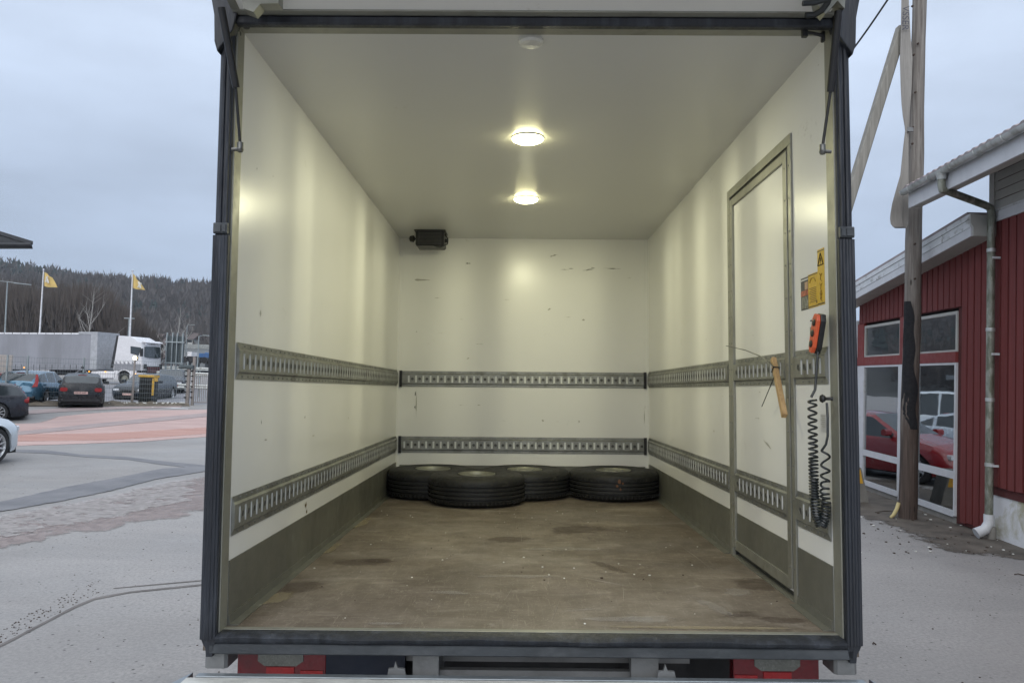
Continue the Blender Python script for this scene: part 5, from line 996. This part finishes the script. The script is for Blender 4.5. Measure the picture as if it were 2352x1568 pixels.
# bridge with traffic, far yard and houses
br = thing('road_bridge', 'grey concrete road bridge seen between the sign and the truck', 'bridge', (-95, 150, .3))
a, c_ = wY(424, 800, 150), wY(560, 797, 150)
part(B().box(a.x, c_.x, 150, 160, a.z - .9, a.z), 'deck', M['bridge'], br); part(B().box(a.x, c_.x, 149.9, 150, a.z + .001, a.z + .9), 'parapet', M['tinclean'], br)
for px in (428, 446, 466, 500): q = wY(px, 810, 151); part(B().box(q.x - .5, q.x + .5, 151, 153, .3, a.z - .901), 'pier', M['bridge'], br)
def lorry_box(px0, px1, y0, y1, d, m, label):
    a, c_ = wY(px0, y1, d), wY(px1, y0, d); z0 = gz(0, d) + far_h(a.x, d) * 0; t = thing('parked_lorry', label, 'lorry', ((a.x + c_.x) / 2, d, a.z - .9), None, None)
    part(B().bevbox(a.x, c_.x, d, d + 2.4, a.z, c_.z, .05, 0), 'cargo_box', m, t); part(B().box(a.x - 1.6, a.x - .1, d + .1, d + 2.3, a.z - .5, c_.z - .6), 'cab', M['whitep'], t)
    part(B().box(a.x - 1.5, c_.x, d + .2, d + 2.2, a.z - .6, a.z - .01), 'chassis', M['darkp'], t)
    for x0 in (a.x - .9, a.x + 1.2, c_.x - 1): part(B().lathe([(0, -.1), (.5, -.1), (.5, .2), (0, .2)], T4(x0, d + .1, a.z - .45) @ Matrix.Rotation(R(90), 4, 'X'), 12), 'wheel', M['tyre'], t)
lorry_box(452, 466, 811, 820, 118, M['bluebox'], 'small blue lorry parked under the far bridge, the left one')
lorry_box(470, 492, 810, 822, 122, M['bluebox'], 'longer blue lorry parked under the far bridge beside the truck post')
lorry_box(430, 440, 808, 818, 100, M['whitep'], 'small white lorry in the far yard right of the dark road sign')
for i, (px, py, w_, h_, d, lb) in enumerate(((356, 776, 9, 8, 170, 'white walled house on the slope left of the dark sign'), (372, 786, 12, 9, 160, 'wide pale house left of the dark sign'), (437, 776, 12, 12, 175, 'house with a steep dark roof above the bridge'), (452, 779, 10, 9, 190, 'low pale house above the bridge'), (476, 781, 13, 9, 180, 'pale house beside the truck post'), (366, 815, 10, 6, 130, 'low white shed left of the dark sign, below the houses'), (379, 828, 12, 6, 120, 'long white shed beside the foot of the dark sign'))):
    a, c_ = wY(px - w_ / 2, py + h_ / 2, d), wY(px + w_ / 2, py - h_ / 2, d); zg = far_h(a.x, d); zb_ = min(a.z, zg) - 1
    t = thing('distant_house', lb, 'house', ((a.x + c_.x) / 2, d, zg)); part(B().box(a.x, c_.x, d, d + 7, zb_, c_.z - .8), 'wall', M['farwall'], t)
    part(B().prism([(a.x - .3, d - .3, c_.z - .9), (a.x - .3, d + 3.5, c_.z + .7), (a.x - .3, d + 7.3, c_.z - .9)], (c_.x - a.x + .6, 0, 0)), 'roof', M['farroof'], t)
    for k in range(2): x0 = a.x + (c_.x - a.x) * (.25 + .4 * k); part(B().box(x0 - .25, x0 + .25, d - .04, d - .001, c_.z - 1.6, c_.z - 1.1), 'window', M['cglass'], t)
# stacked beige panels and the dark eave at the left edge
q0, q1 = fp(-60) - nF * .6, fp(32) - nF * .6
t = thing('panel_stack', 'beige boarded screen at the left edge behind the dark estate car', 'screen', tuple(q1))
for k in range(8): z = .25 + k * .235; part(B().prism([(q0.x, q0.y, z), (q1.x, q1.y, z), (q1.x, q1.y + .1, z), (q0.x, q0.y + .1, z)], (0, 0, .222)), 'board', M['beige'], t)
ed = 21; P_ = lambda x, y, d: wY(x, y, d)
cn = thing('canopy_roof', 'dark roof eave jutting in at the left picture edge', 'roof', tuple(P_(-200, 560, ed)))
a1, a2, a3, a4 = P_(-330, 430, ed), P_(76, 554, ed), P_(73, 571, ed), P_(-330, 572, ed)
part(B().prism([a1, a2, a2 + Vector((0, 0, -.10)), a1 + Vector((0, 0, -.10))], (-6, 6, .85)), 'roof_edge', M['darkroof'], cn)
part(B().prism([P_(-330, 452, ed) + Vector((0, .05, 0)), P_(70, 560, ed) + Vector((0, .05, 0)), a3 + Vector((0, .05, 0)), a4 + Vector((0, .05, 0))], (-5.9, 5.9, .84)), 'soffit', M['darkroof'], cn)
part(B().tube([P_(-330, 560, ed) + Vector((0, -.05, 0)), P_(74, 562, ed) + Vector((0, -.05, 0))], .045, 8), 'gutter', M['darkroof'], cn)
part(B().bevbox(-19.5, -19.2, 23, 23.3, 0, P_(-330, 560, ed).z, .02, 2), 'column', M['darkroof'], cn)

# ================================================================== RIGHT SIDE: RED BUILDINGS
WA = Vector((6.75, 10.14, 0)); WD = Vector((.067, 1, 0)).normalized(); WN = Vector((-WD.y, WD.x, 0))    # along the wall, away from the wall
def wp(s, off, z): return WA + WD * s + WN * off + Vector((0, 0, z))
def bw(px, py, off=0):
    r = R_CW @ Vector(((px - 1176) / FPX, -(py - 784) / FPX, -1)); p0 = WA + WN * off; t_ = (p0 - EYE).dot(WN) / r.dot(WN); q = EYE + r * t_; return (q - WA).dot(WD), q.z
WM = Matrix(((WD.x, WN.x, 0, 0), (WD.y, WN.y, 0, 0), (0, 0, 1, 0), (0, 0, 0, 1))); WM.translation = WA
def wbox(b, s0, s1, o0, o1, z0, z1): return b.box(s0, s1, o0, o1, z0, z1, WM)
annex = thing('red_annex', 'low red boarded annex with glass front and sloping white verge', 'building', tuple(wp(3, 0, 0)))
tall = thing('red_building', 'taller red boarded building with grey siding under its eave at the right edge', 'building', tuple(wp(-3, 0, 0)))
SE0, SE1 = .80, 5.75                                    # annex along the wall
# verge (fascia) line from two picture points on a plane 0.35 m out
OV = .34
(sa, za), (sb, zb_) = bw(1953.6, 656, OV), bw(2227, 492, OV); slope = (zb_ - za) / (sb - sa)
def vz(s, dz=0): return za + slope * (s - sa) + dz
(_, zlo), _ = bw(1953.6, 697, OV), 0
vh = .28
s_end = sb - .02; s_far = SE1 + .35
zw1, zw0, tz1, tz0 = 3.27, 2.64, 2.64, 2.50                # upper pane top/bottom, transom
sL0, sL1, sR0, sR1 = bw(1983, 860)[0], bw(2066, 860)[0], bw(2104, 860)[0], bw(2196, 860)[0]
# note: along s, larger s is farther (left in the picture)
back = B(); wbox(back, SE0, sR1 - .001, -.12, -.03, .02, 2.48).v
wbox(back, SE0, SE1, -.12, -.03, zw1 + .05, 3.62); wbox(back, SE0, sR1 - .001, -.12, -.03, 2.481, zw1 + .049); wbox(back, SE0, SE0 + 1.6, -.12, -.03, 3.621, 4.05)
back.prism([wp(SE0, -.12, 3.62), wp(SE1, -.12, 3.62), wp(SE1, -.12, vz(SE1) - .1), wp(SE0, -.12, vz(SE0) - .1)], WN * .09)
part(back, 'wall', mat('red_wall_backing', (.07, .014, .012), .9), annex)
k = 0; s = SE0 + .10
while s < SE1 - .02:
    s1_ = min(s + .150, SE1); zt_ = vz((s + s1_) / 2) - vh * .35; over = s1_ > sR1 + .03
    part(wbox(B(), s, s1_, -.03, 0 - (.002 if k % 2 else 0), (zw1 + .06) if over else .06 + .012 * (k % 3), zt_), 'board', M['redwood'], annex); s += .186; k += 1
part(wbox(B(), SE1 - .0, SE1 + .06, -.10, .02, .02, 3.4), 'corner_board', M['white'], annex)
# sloping verge: white metal fascia in two steps with grey flashing, and soffit
def sl(name, o0, o1, d0, d1, m, s0=None, s1=None):
    s0 = s_end if s0 is None else s0; s1 = s_far if s1 is None else s1
    part(B().prism([wp(s0, o0, vz(s0) + d0), wp(s1, o0, vz(s1) + d0), wp(s1, o0, vz(s1) + d1), wp(s0, o0, vz(s0) + d1)], WN * (o1 - o0)), name, m, annex)
sl('verge_flashing', OV - .03, OV + .012, -.075, .0, M['verge']); sl('verge_board', OV - .03, OV, -.19, -.078, M['verge']); sl('verge_board', OV - .03, OV - .008, -vh - .04, -.192, M['white'])
sl('soffit', -.02, OV - .031, -vh - .035, -vh - .01, M['siding'], s_end, s_far)
part(B().prism([wp(s_end - .03, OV + .012, vz(s_end)), wp(s_end - .03, OV + .012, vz(s_end) - .12), wp(s_end - .03, OV - .03, vz(s_end) - .2), wp(s_end - .03, OV - .03, vz(s_end) - vh - .04), wp(s_end - .03, -.02, vz(s_end) - vh - .04), wp(s_end - .03, -.02, vz(s_end) - .05)], WD * .029), 'verge_end', M['siding'], annex)
part(wbox(B(), SE0 + .03, s_end - .03, -.02, OV - .06, vz(s_end) - .16, vz(s_end) - .02), 'ridge_board', M['siding'], annex)
part(B().prism([wp(SE0, OV, vz(SE0) + .002), wp(s_far, OV, vz(s_far) + .002), wp(s_far, OV, vz(s_far) + .05), wp(SE0, OV, vz(SE0) + .05)], WN * -6), 'roof', M['roof'], annex)
# glazing
for i, (a, c_) in enumerate(((sR1, sR0), (sL1, sL0))):
    a, c_ = min(a, c_), max(a, c_); u = B(); wbox(u, a, a + .05, -.07, -.01, zw0, zw1); wbox(u, c_ - .05, c_, -.07, -.01, zw0, zw1); wbox(u, a + .0505, c_ - .0505, -.07, -.01, zw1 - .05, zw1); wbox(u, a + .0505, c_ - .0505, -.07, -.01, zw0, zw0 + .03)
    wdw = part(u, 'window', M['siding'], annex); part(wbox(B(), a + .05, c_ - .05, -.045, -.035, zw0 + .03, zw1 - .05), 'pane', M['glass'], wdw)
    part(wbox(B(), c_ - .42, c_ - .06, -.25, -.22, zw0, zw1), 'curtain', M['curtain'], wdw)
    f = B(); wbox(f, a, a + .045, -.06, .005, .12, tz0 - .03); wbox(f, c_ - .045, c_, -.06, .005, .12, tz0 - .03); wbox(f, a + .0455, c_ - .0455, -.06, .006, tz0 - .065, tz0 - .03); wbox(f, a + .0455, c_ - .0455, -.06, .008, .68, .79); wbox(f, a + .0455, c_ - .0455, -.06, .008, .10, .19)
    wd2 = part(f, 'window', M['white'], annex)
    for z0, z1 in ((.19, .68), (.79, tz0 - .065)): part(wbox(B(), a + .045, c_ - .045, -.035, -.025, z0, z1), 'pane', M['glass'], wd2)
a0 = min(sR0, sR1); part(wbox(B(), a0, SE1, -.06, .012, tz0 - .028, tz1 - .002), 'transom', M['redframe'], annex)
mm0, mm1 = max(sR0, sR1), min(sL0, sL1); part(wbox(B(), mm0 + .002, mm1 - .002, -.06, .004, .05, tz0 - .03), 'mullion', M['white'], annex); part(wbox(B(), mm0 + .002, mm1 - .002, -.06, .006, tz1, zw1 + .05), 'mullion', M['redframe'], annex)
part(wbox(B(), max(sL0, sL1) + .002, SE1 - .002, -.06, .004, .05, tz0 - .03), 'mullion', M['white'], annex); part(wbox(B(), max(sL0, sL1) + .002, SE1 - .002, -.06, .006, tz1, zw1 + .05), 'mullion', M['redframe'], annex)
part(wbox(B(), a0, SE1, -.14, -.02, -.02, .095), 'sill', M['concrete'], annex)
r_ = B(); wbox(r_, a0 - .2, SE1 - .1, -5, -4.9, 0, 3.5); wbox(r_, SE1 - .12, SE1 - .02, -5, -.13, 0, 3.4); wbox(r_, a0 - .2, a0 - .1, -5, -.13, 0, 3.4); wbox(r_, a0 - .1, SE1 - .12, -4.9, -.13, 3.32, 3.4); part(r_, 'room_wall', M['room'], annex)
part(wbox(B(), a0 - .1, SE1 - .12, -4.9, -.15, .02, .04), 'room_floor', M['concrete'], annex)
q = B(); 
part(wbox(B(), SE1 - .55, SE1 - .40, -.5, -.35, .04, 3.3), 'column', M['roomlight'], annex)
# taller building
TZ0 = bw(2300, 1120)[1]; ZB0, ZB1 = 4.44, 4.58
s = SE0 - .06; k = 0
tb = B(); wbox(tb, -9, SE0 + .02, -.14, -.03, .6, 5.55); part(tb, 'wall', mat('red_wall_backing', (.07, .014, .012), .9), tall)
s = SE0 - .22
while s > -6:
    part(wbox(B(), s, s + .150, -.03, .002 * (k % 2), TZ0 - .004 * (k % 3), ZB0), 'board', M['redwood'], tall); s -= .186; k += 1
part(wbox(B(), SE0 - .058, SE0 + .03, -.10, .012, TZ0 - .02, ZB0), 'corner_board', M['redwood'], tall)
part(wbox(B(), -9, SE0 + .03, -.03, .022, ZB0 + .001, ZB1), 'white_band', M['white'], tall); part(wbox(B(), -9, SE0 + .02, -.03, .032, ZB1 + .001, ZB1 + .025), 'drip_strip', M['verge'], tall)
for k in range(7):
    z = ZB1 + .03 + k * .135
    part(B().prism([wp(SE0 - .1, .006, z), wp(SE0 - .1, .018, z), wp(SE0 - .1, .004, z + .128), wp(SE0 - .1, -.01, z + .128)], WD * -8.8), 'siding_board', M['siding'], tall)
part(wbox(B(), SE0 - .098, SE0 + .03, -.10, .024, ZB1 + .026, 5.5), 'corner_board', M['siding'], tall)
part(wbox(B(), -9, SE0 - .02, -.16, -.045, -.1, TZ0 - .02), 'plinth', M['plinth'], tall)
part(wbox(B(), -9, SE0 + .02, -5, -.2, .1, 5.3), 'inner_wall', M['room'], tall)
# eave: fascia, roof, gutter
OE = .86; g0s, gz0 = bw(2092, 452, OE); ge = bw(2087, 430, OE)[0]
zF0 = bw(2200, 420, OE)[1] ; zF0 = bw(2352, 350, OE)[1]; zG = bw(2352, 290, OE + .06)[1]
part(wbox(B(), -9, ge, OE - .03, OE, zF0, zG + .02), 'fascia', M['white'], tall)
part(wbox(B(), -9, ge - .02, OE - .16, OE - .031, zF0 + .01, zF0 + .04), 'soffit_strip', M['siding'], tall)
rs = math.tan(R(20)); rf = B(); n = 60
for i in range(n * 4 + 1):
    s_ = -9 + (ge + .05 + 9) * i / (n * 4); w_ = [0, .022, .022, 0][i % 4]
    for o in (OE + .07, -4): rf.v.append(tuple(wp(s_, o, zG + .05 + (OE + .07 - o) * rs + w_)))
    for o in (-4, OE + .07): rf.v.append(tuple(wp(s_, o, zG + .02 + (OE + .07 - o) * rs)))
for i in range(n * 4):
    for k in range(4): rf.f.append((i * 4 + k, i * 4 + (k + 1) % 4, (i + 1) * 4 + (k + 1) % 4, (i + 1) * 4 + k))
rf.f += [(0, 1, 2, 3), tuple(n * 16 + k for k in (3, 2, 1, 0))]
part(rf, 'roof', M['roof'], tall)
g = B(); GR = .062; gn = 9; gs = [ge + .04, -9]
for s_ in gs:
    for rr in (GR, GR - .006):
        for k in range(gn): a = math.pi * k / (gn - 1); g.v.append(tuple(wp(s_, OE + .068 + rr * math.cos(a), zG - rr * math.sin(a) * 1.1)))
for k in range(gn - 1): g.f += [(k, k + 1, 2 * gn + k + 1, 2 * gn + k), (gn + k, 3 * gn + k, 3 * gn + k + 1, gn + k + 1)]
g.f += [tuple(range(gn))]
gut = part(g, 'gutter', M['tinclean'], tall, True)
for k in range(14):
    s_ = ge - .25 - k * .62; b = B().tube([wp(s_, OE + .068 + (GR + .004) * math.cos(a), zG - (GR + .004) * math.sin(a) * 1.1) for a in [math.pi * j / 8 for j in range(9)]], .009, 5); part(b, 'gutter_bracket', M['tinclean'], gut)
so_, _ = bw(2163, 395, OE + .068); sp_, _ = bw(2278, 700, .075)
J = wp(so_, OE + .068, zG - .05); K1 = wp(so_, OE + .068, zG - .26); K2 = wp(sp_, .09, bw(2279, 476, .09)[1]); Kb = wp(sp_, .09, .30)
dk = (K2 - K1).normalized()
dp = part(B().tube([J, K1 + Vector((0, 0, .05)), K1 + Vector((0, 0, -.01)) + dk * .015, K1 + dk * .08, K2 - dk * .12, K2 - dk * .03 + Vector((0, 0, -.01)), K2 + Vector((0, 0, -.07)), K2 + Vector((0, 0, -.16)), Kb], .052, 14), 'downpipe', M['tin'], tall, True)
part(B().tube([J + Vector((0, 0, .03)), J, J + Vector((0, 0, -.08))], [.085, .075, .058], 12), 'outlet', M['tinclean'], dp, True)
for zz in (4.0, 3.78 - .9, 2.9 - 1.0, 1.0): 
    part(B().lathe([(.054, 0), (.058, .003), (.058, .05), (.054, .053)], Matrix.Translation(wp(sp_, .09, zz)), 14), 'pipe_joint', M['tinclean'], dp, True)
for zz in (3.9, 2.55, 1.0): part(wbox(B(), sp_ - .07, sp_ - .05, 0, .10, zz, zz + .03), 'pipe_clip', M['white'], dp)
part(B().tube([wp(sp_, .09, .34), wp(sp_, .09, .22), wp(sp_, .14, .13), wp(sp_, .26, .07)], [.066, .066, .068, .075], 12), 'pipe_shoe', M['white'], dp, True)
part(B().tube([wp(sp_, .05, -.02), wp(sp_, .05, .17)], .055, 12), 'drain_pipe', M['concrete'], dp, True)
# far white downpipe at the annex corner
s0_ = SE1 + .16; z9 = vz(s0_) - vh - .05
wd_ = part(B().tube([wp(s0_ + .15, .30, z9), wp(s0_ + .12, .24, z9 - .12), wp(s0_, .12, z9 - .30), wp(s0_, .10, z9 - .45), wp(s0_, .10, .30)], .05, 12), 'downpipe', M['white'], annex, True)
part(wbox(B(), s0_ - .06, s0_ + .06, .0, .16, 2.35, 2.38).v and wbox(B(), s0_ - .06, s0_ + .06, .0, .16, 2.35, 2.38), 'pipe_clip', M['steel'], wd_); part(wbox(B(), s0_ - .06, s0_ + .06, .0, .16, .60, .63), 'pipe_clip', M['steel'], wd_)
# ================================================================== UTILITY POLE, BRACE, STRAP, WIRE
def m_pole():
    m, t, p, n, l = nodes('pole_timber'); v = coord(n, l, (16, 16, .7)); g_ = noi(n, l, v, 2.0, 8, .65, .3)
    hi = mixc(n, l, rng(n, l, g_, .34, .66), (.115, .10, .088), (.275, .255, .23)); lo = mixc(n, l, rng(n, l, g_, .34, .66), (.035, .025, .020), (.105, .075, .06))
    tco = n.new('ShaderNodeTexCoord'); sx = n.new('ShaderNodeSeparateXYZ'); l.new(tco.outputs['Object'], sx.inputs[0]); ad = n.new('ShaderNodeMath'); ad.operation = 'ADD'; l.new(sx.outputs[2], ad.inputs[0]); l.new(rng(n, l, noi(n, l, coord(n, l, (6, 6, .8)), 2, 4), .3, .7, -.9, .9), ad.inputs[1])
    c = mixc(n, l, rng(n, l, ad.outputs[0], 1.2, 4.2), lo, hi); vo = n.new('ShaderNodeTexVoronoi'); vo.inputs['Scale'].default_value = 2.4; l.new(coord(n, l, (3, 3, .9)), vo.inputs[0]); c = mixc(n, l, rng(n, l, vo.outputs['Distance'], .07, .13, .85, 0), c, (.02, .016, .013))
    l.new(c, p.inputs['Base Color']); p.inputs['Roughness'].default_value = .85; bump(n, l, p, noi(n, l, v, 5, 5), .7, .01); return m
PB = Vector((6.33, 12.25, 0)); PT = wY(2113, -60, 12.1); ax_ = (PT - PB)
up_ = thing('utility_pole', 'weathered wooden utility pole with dark base and black tar sheet, before the annex windows', 'pole', tuple(PB))
n = 24; b = B(); rp_ = [PB + ax_ * (i / n) + Vector((math.sin(i * .9) * .006, 0, 0)) for i in range(n + 1)]
b.tube([PB - Vector((0, 0, .1))] + rp_, [.137] + [.137 - .037 * i / n + .003 * math.sin(i * 1.7) for i in range(n + 1)], 22); part(b, 'pole_shaft', m_pole(), up_, True)
b = B(); z_hi = wY(2080, 692, 12.15).z; z_lo = wY(2085, 985, 12.15).z; nn = 26; ang0, ang1 = R(178), R(262); cols = 10
for i in range(nn + 1):
    f = i / nn; z = z_hi + (z_lo - z_hi) * f; c = PB + ax_ * (z / ax_.z); rr = .137 - .037 * z / ax_.z + .007
    a1 = ang1 + R(8) * math.sin(i * .8) + R(24) * smooth(.45, .7, f) - (R(30) * smooth(.0, .18, .18 - f) if f < .18 else 0); a0 = ang0 + (R(70) * smooth(.84, 1, f)); a0 = min(a0, a1 - R(3))
    for j in range(cols + 1): a = a0 + (a1 - a0) * j / cols; q = rr + .004 * math.sin(j * 2 + i); b.v.append((c.x + q * math.cos(a), c.y + q * math.sin(a), z))
b.f = [(i * (cols + 1) + j, i * (cols + 1) + j + 1, (i + 1) * (cols + 1) + j + 1, (i + 1) * (cols + 1) + j) for i in range(nn) for j in range(cols)]
part(b, 'tar_sheet', M['tar'], up_, True)
b = B()
for py in (14, 100, 126, 212, 292, 330, 560, 640): q = wY(2103 + rnd.uniform(-8, 8), py, 11.99); q2 = q - (q - EYE).normalized() * 0; b.lathe([(.018, .02), (.014, -.008), (0, -.010)], Matrix.Translation(q) @ Matrix.Rotation(R(-90), 4, 'X'), 8)
part(b, 'knot_holes', M['leafbit'], up_, kind='stuff')
q = wY(2088, 298, 11.97); part(B().box(q.x - .05, q.x + .06, q.y - .015, q.y + .015, q.z - .03, q.z + .035), 'metal_cleat', M['steel'], up_)
bt_ = wY(2069, 72, 12.05); bb_ = wZ(1727, 1188); db = (bb_ - bt_).normalized()
u = Vector((0, 1, 0)); u = (u - db * u.dot(db)).normalized(); v = db.cross(u); MB_ = Matrix(((u.x, v.x, db.x, bt_.x), (u.y, v.y, db.y, bt_.y), (u.z, v.z, db.z, bt_.z), (0, 0, 0, 1)))
solo(B().bevbox(-.075, .075, -.074, .074, -.05, (bb_ - bt_).length, .02, 2, MB_), 'brace_timber', M['brace'], 'squared timber brace leaning against the utility pole', 'brace', tuple(bt_))
edges = [(-60, 2072, 2088), (0, 2070.7, 2087.4), (87, 2069, 2092), (134, 2067, 2096), (201, 2069, 2094), (240, 2071, 2091), (268, 2074, 2089), (290, 2078, 2084), (301, 2079, 2082.5), (318, 2077, 2084), (335, 2075, 2086), (402, 2068, 2086), (440, 2057, 2081), (469, 2049, 2074), (490, 2045.5, 2072), (502, 2044.5, 2072), (514, 2046, 2073), (521, 2051, 2076)]
b = B(); sd = 11.88
sp = thing('webbing_strap', 'grey lettered webbing strap looped and hanging beside the utility pole', 'strap', tuple(wY(2080, 520, sd)))
def ribbon(E_, thick=.005, cup=.01):
    b = B(); 
    for i, (y, l_, r_, d_) in enumerate(E_):
        A, C = wY(l_, y, d_), wY(r_, y, d_ + .03)
        for f in (0, .33, .67, 1): q = A.lerp(C, f); b.v.append(tuple(q + Vector((0, cup * math.sin(f * 3.14) , 0)))); 
        for f in (1, .67, .33, 0): q = A.lerp(C, f); b.v.append(tuple(q + Vector((0, cup * math.sin(f * 3.14) + thick, 0))))
    n = len(E_); b.f = [(i * 8 + k, i * 8 + (k + 1) % 8, (i + 1) * 8 + (k + 1) % 8, (i + 1) * 8 + k) for i in range(n - 1) for k in range(8)] + [tuple(range(8))[::-1], tuple(range((n - 1) * 8, n * 8))]; return b
part(ribbon([(y, l_, r_, sd + .015 * math.sin(i)) for i, (y, l_, r_) in enumerate(edges)]), 'front_strap', M['strap'], sp, True)
part(ribbon([(521, 2052, 2079, sd + .02), (524, 2056, 2082, sd + .05), (515, 2062, 2086, sd + .08), (480, 2068, 2087, sd + .1), (400, 2076, 2087, sd + .1), (330, 2080, 2087, sd + .1), (300, 2082, 2088, sd + .1), (260, 2083, 2090, sd + .1)]), 'back_strap', M['strap'], sp, True)
tm = Matrix.Translation(wY(2079.5, 42, sd - .012) - Vector(ORG[sp.name])) @ Matrix.Rotation(R(90), 4, 'X') @ Matrix.Rotation(R(-91), 4, 'Z'); text('VSSER', .15, M['strapink'], sp, tm, 'lettering')
w0, w1 = wY(2075, -55, 12.1), wY(1860, 230, 14.5); cbl = [w0.lerp(w1, i / 12) - Vector((0, 0, .12 * math.sin(math.pi * i / 12))) for i in range(13)]
solo(B().tube(cbl, .016, 8), 'overhead_cable', M['cable'], 'thin dark cable running down from the top of the utility pole', 'cable', tuple(w0), smooth=True)
# small things on the ground
q = wZ(2055, 1190); solo(B().tube([q + Vector((-.07, 0, .01)), q + Vector((-.02, 0, .05)), q + Vector((.04, .02, .14)), q + Vector((.08, .04, .24))], [.02, .028, .03, .03], 10), 'drain_hose', M['dryhose'], 'short pale yellow hose sticking out at the foot of the pole', 'hose', tuple(q), smooth=True)
q = wZ(1972, 1153); cb_ = thing('concrete_barrier', 'grey concrete barrier with a yellow mark by the annex corner', 'barrier', tuple(q))
part(B().prism([(q.x - .6, q.y - .05, 0), (q.x + .17, q.y - .05, 0), (q.x + .02, q.y - .05, .62), (q.x - .5, q.y - .05, .62)], (0, .5, 0)), 'block', M['concrete'], cb_, bevel=.015)
part(B().prism([(q.x - .12, q.y - .058, .34), (q.x + .05, q.y - .058, .34), (q.x - .0, q.y - .058, .58), (q.x - .12, q.y - .058, .58)], (0, .006, 0)), 'yellow_mark', M['yellowp'], cb_)
b = B(); b2 = B(); b3 = B()
for i in range(90):
    f = rnd.random(); q = wZ(rnd.uniform(1975, 2330), rnd.uniform(1175, 1275)); s_ = rnd.uniform(.004, .013); (b if i % 4 == 0 else b2).bevbox(q.x - s_, q.x + s_ * 1.3, q.y - s_, q.y + s_ * 1.6, .004, .008 + s_ * .6, s_ * .3, 0)
for i in range(1150):
    q = Vector((rnd.uniform(-13, 6.2), rnd.uniform(3.0, 15), 0)) if i % 7 else (lambda a: wZ(a, 1478 - max(0, a) * .52 + rnd.uniform(-34, 0) + min(0, a) * .4))(rnd.uniform(-50, 230)); s_ = rnd.uniform(.0016, .0046); b2.bevbox(q.x - s_, q.x + s_ * 1.5, q.y - s_, q.y + s_, .001, .003 + s_ * .6, s_ * .3, 0)
for (x0, y0), (x1, y1) in (((2010, 1177), (2050, 1174)), ((2330, 1320), (2352, 1322)), ((2005, 1480), (2012, 1481))): b3.tube([wZ(x0, y0) + Vector((0, 0, .008)), wZ((x0 + x1) / 2, (y0 + y1) / 2) + Vector((0, .02, .015)), wZ(x1, y1) + Vector((0, 0, .008))], .006, 5)
solo(b, 'paper_scraps', M['debris'], 'small pale scraps on the soil by the red building', kind='stuff'); solo(b2, 'pebbles', M['leafbit'], 'small dark pebbles scattered on the yard', kind='stuff'); solo(b3, 'twigs', M['leafbit'], 'thin twigs lying on the yard at the right', kind='stuff')

# ================================================================== AIR
hm = bpy.data.materials.new('haze'); hm.use_nodes = True; hn = hm.node_tree; hn.nodes.remove(hn.nodes['Principled BSDF'])
pv = hn.nodes.new('ShaderNodeVolumePrincipled'); pv.inputs['Color'].default_value = (.80, .88, 1, 1); pv.inputs['Density'].default_value = .00032; pv.inputs['Anisotropy'].default_value = .2
hn.links.new(pv.outputs[0], hn.nodes['Material Output'].inputs['Volume'])
solo(B().box(-905, 905, -205, 1105, -1.5, 60), 'haze', hm, 'thin pale winter haze', kind='stuff')
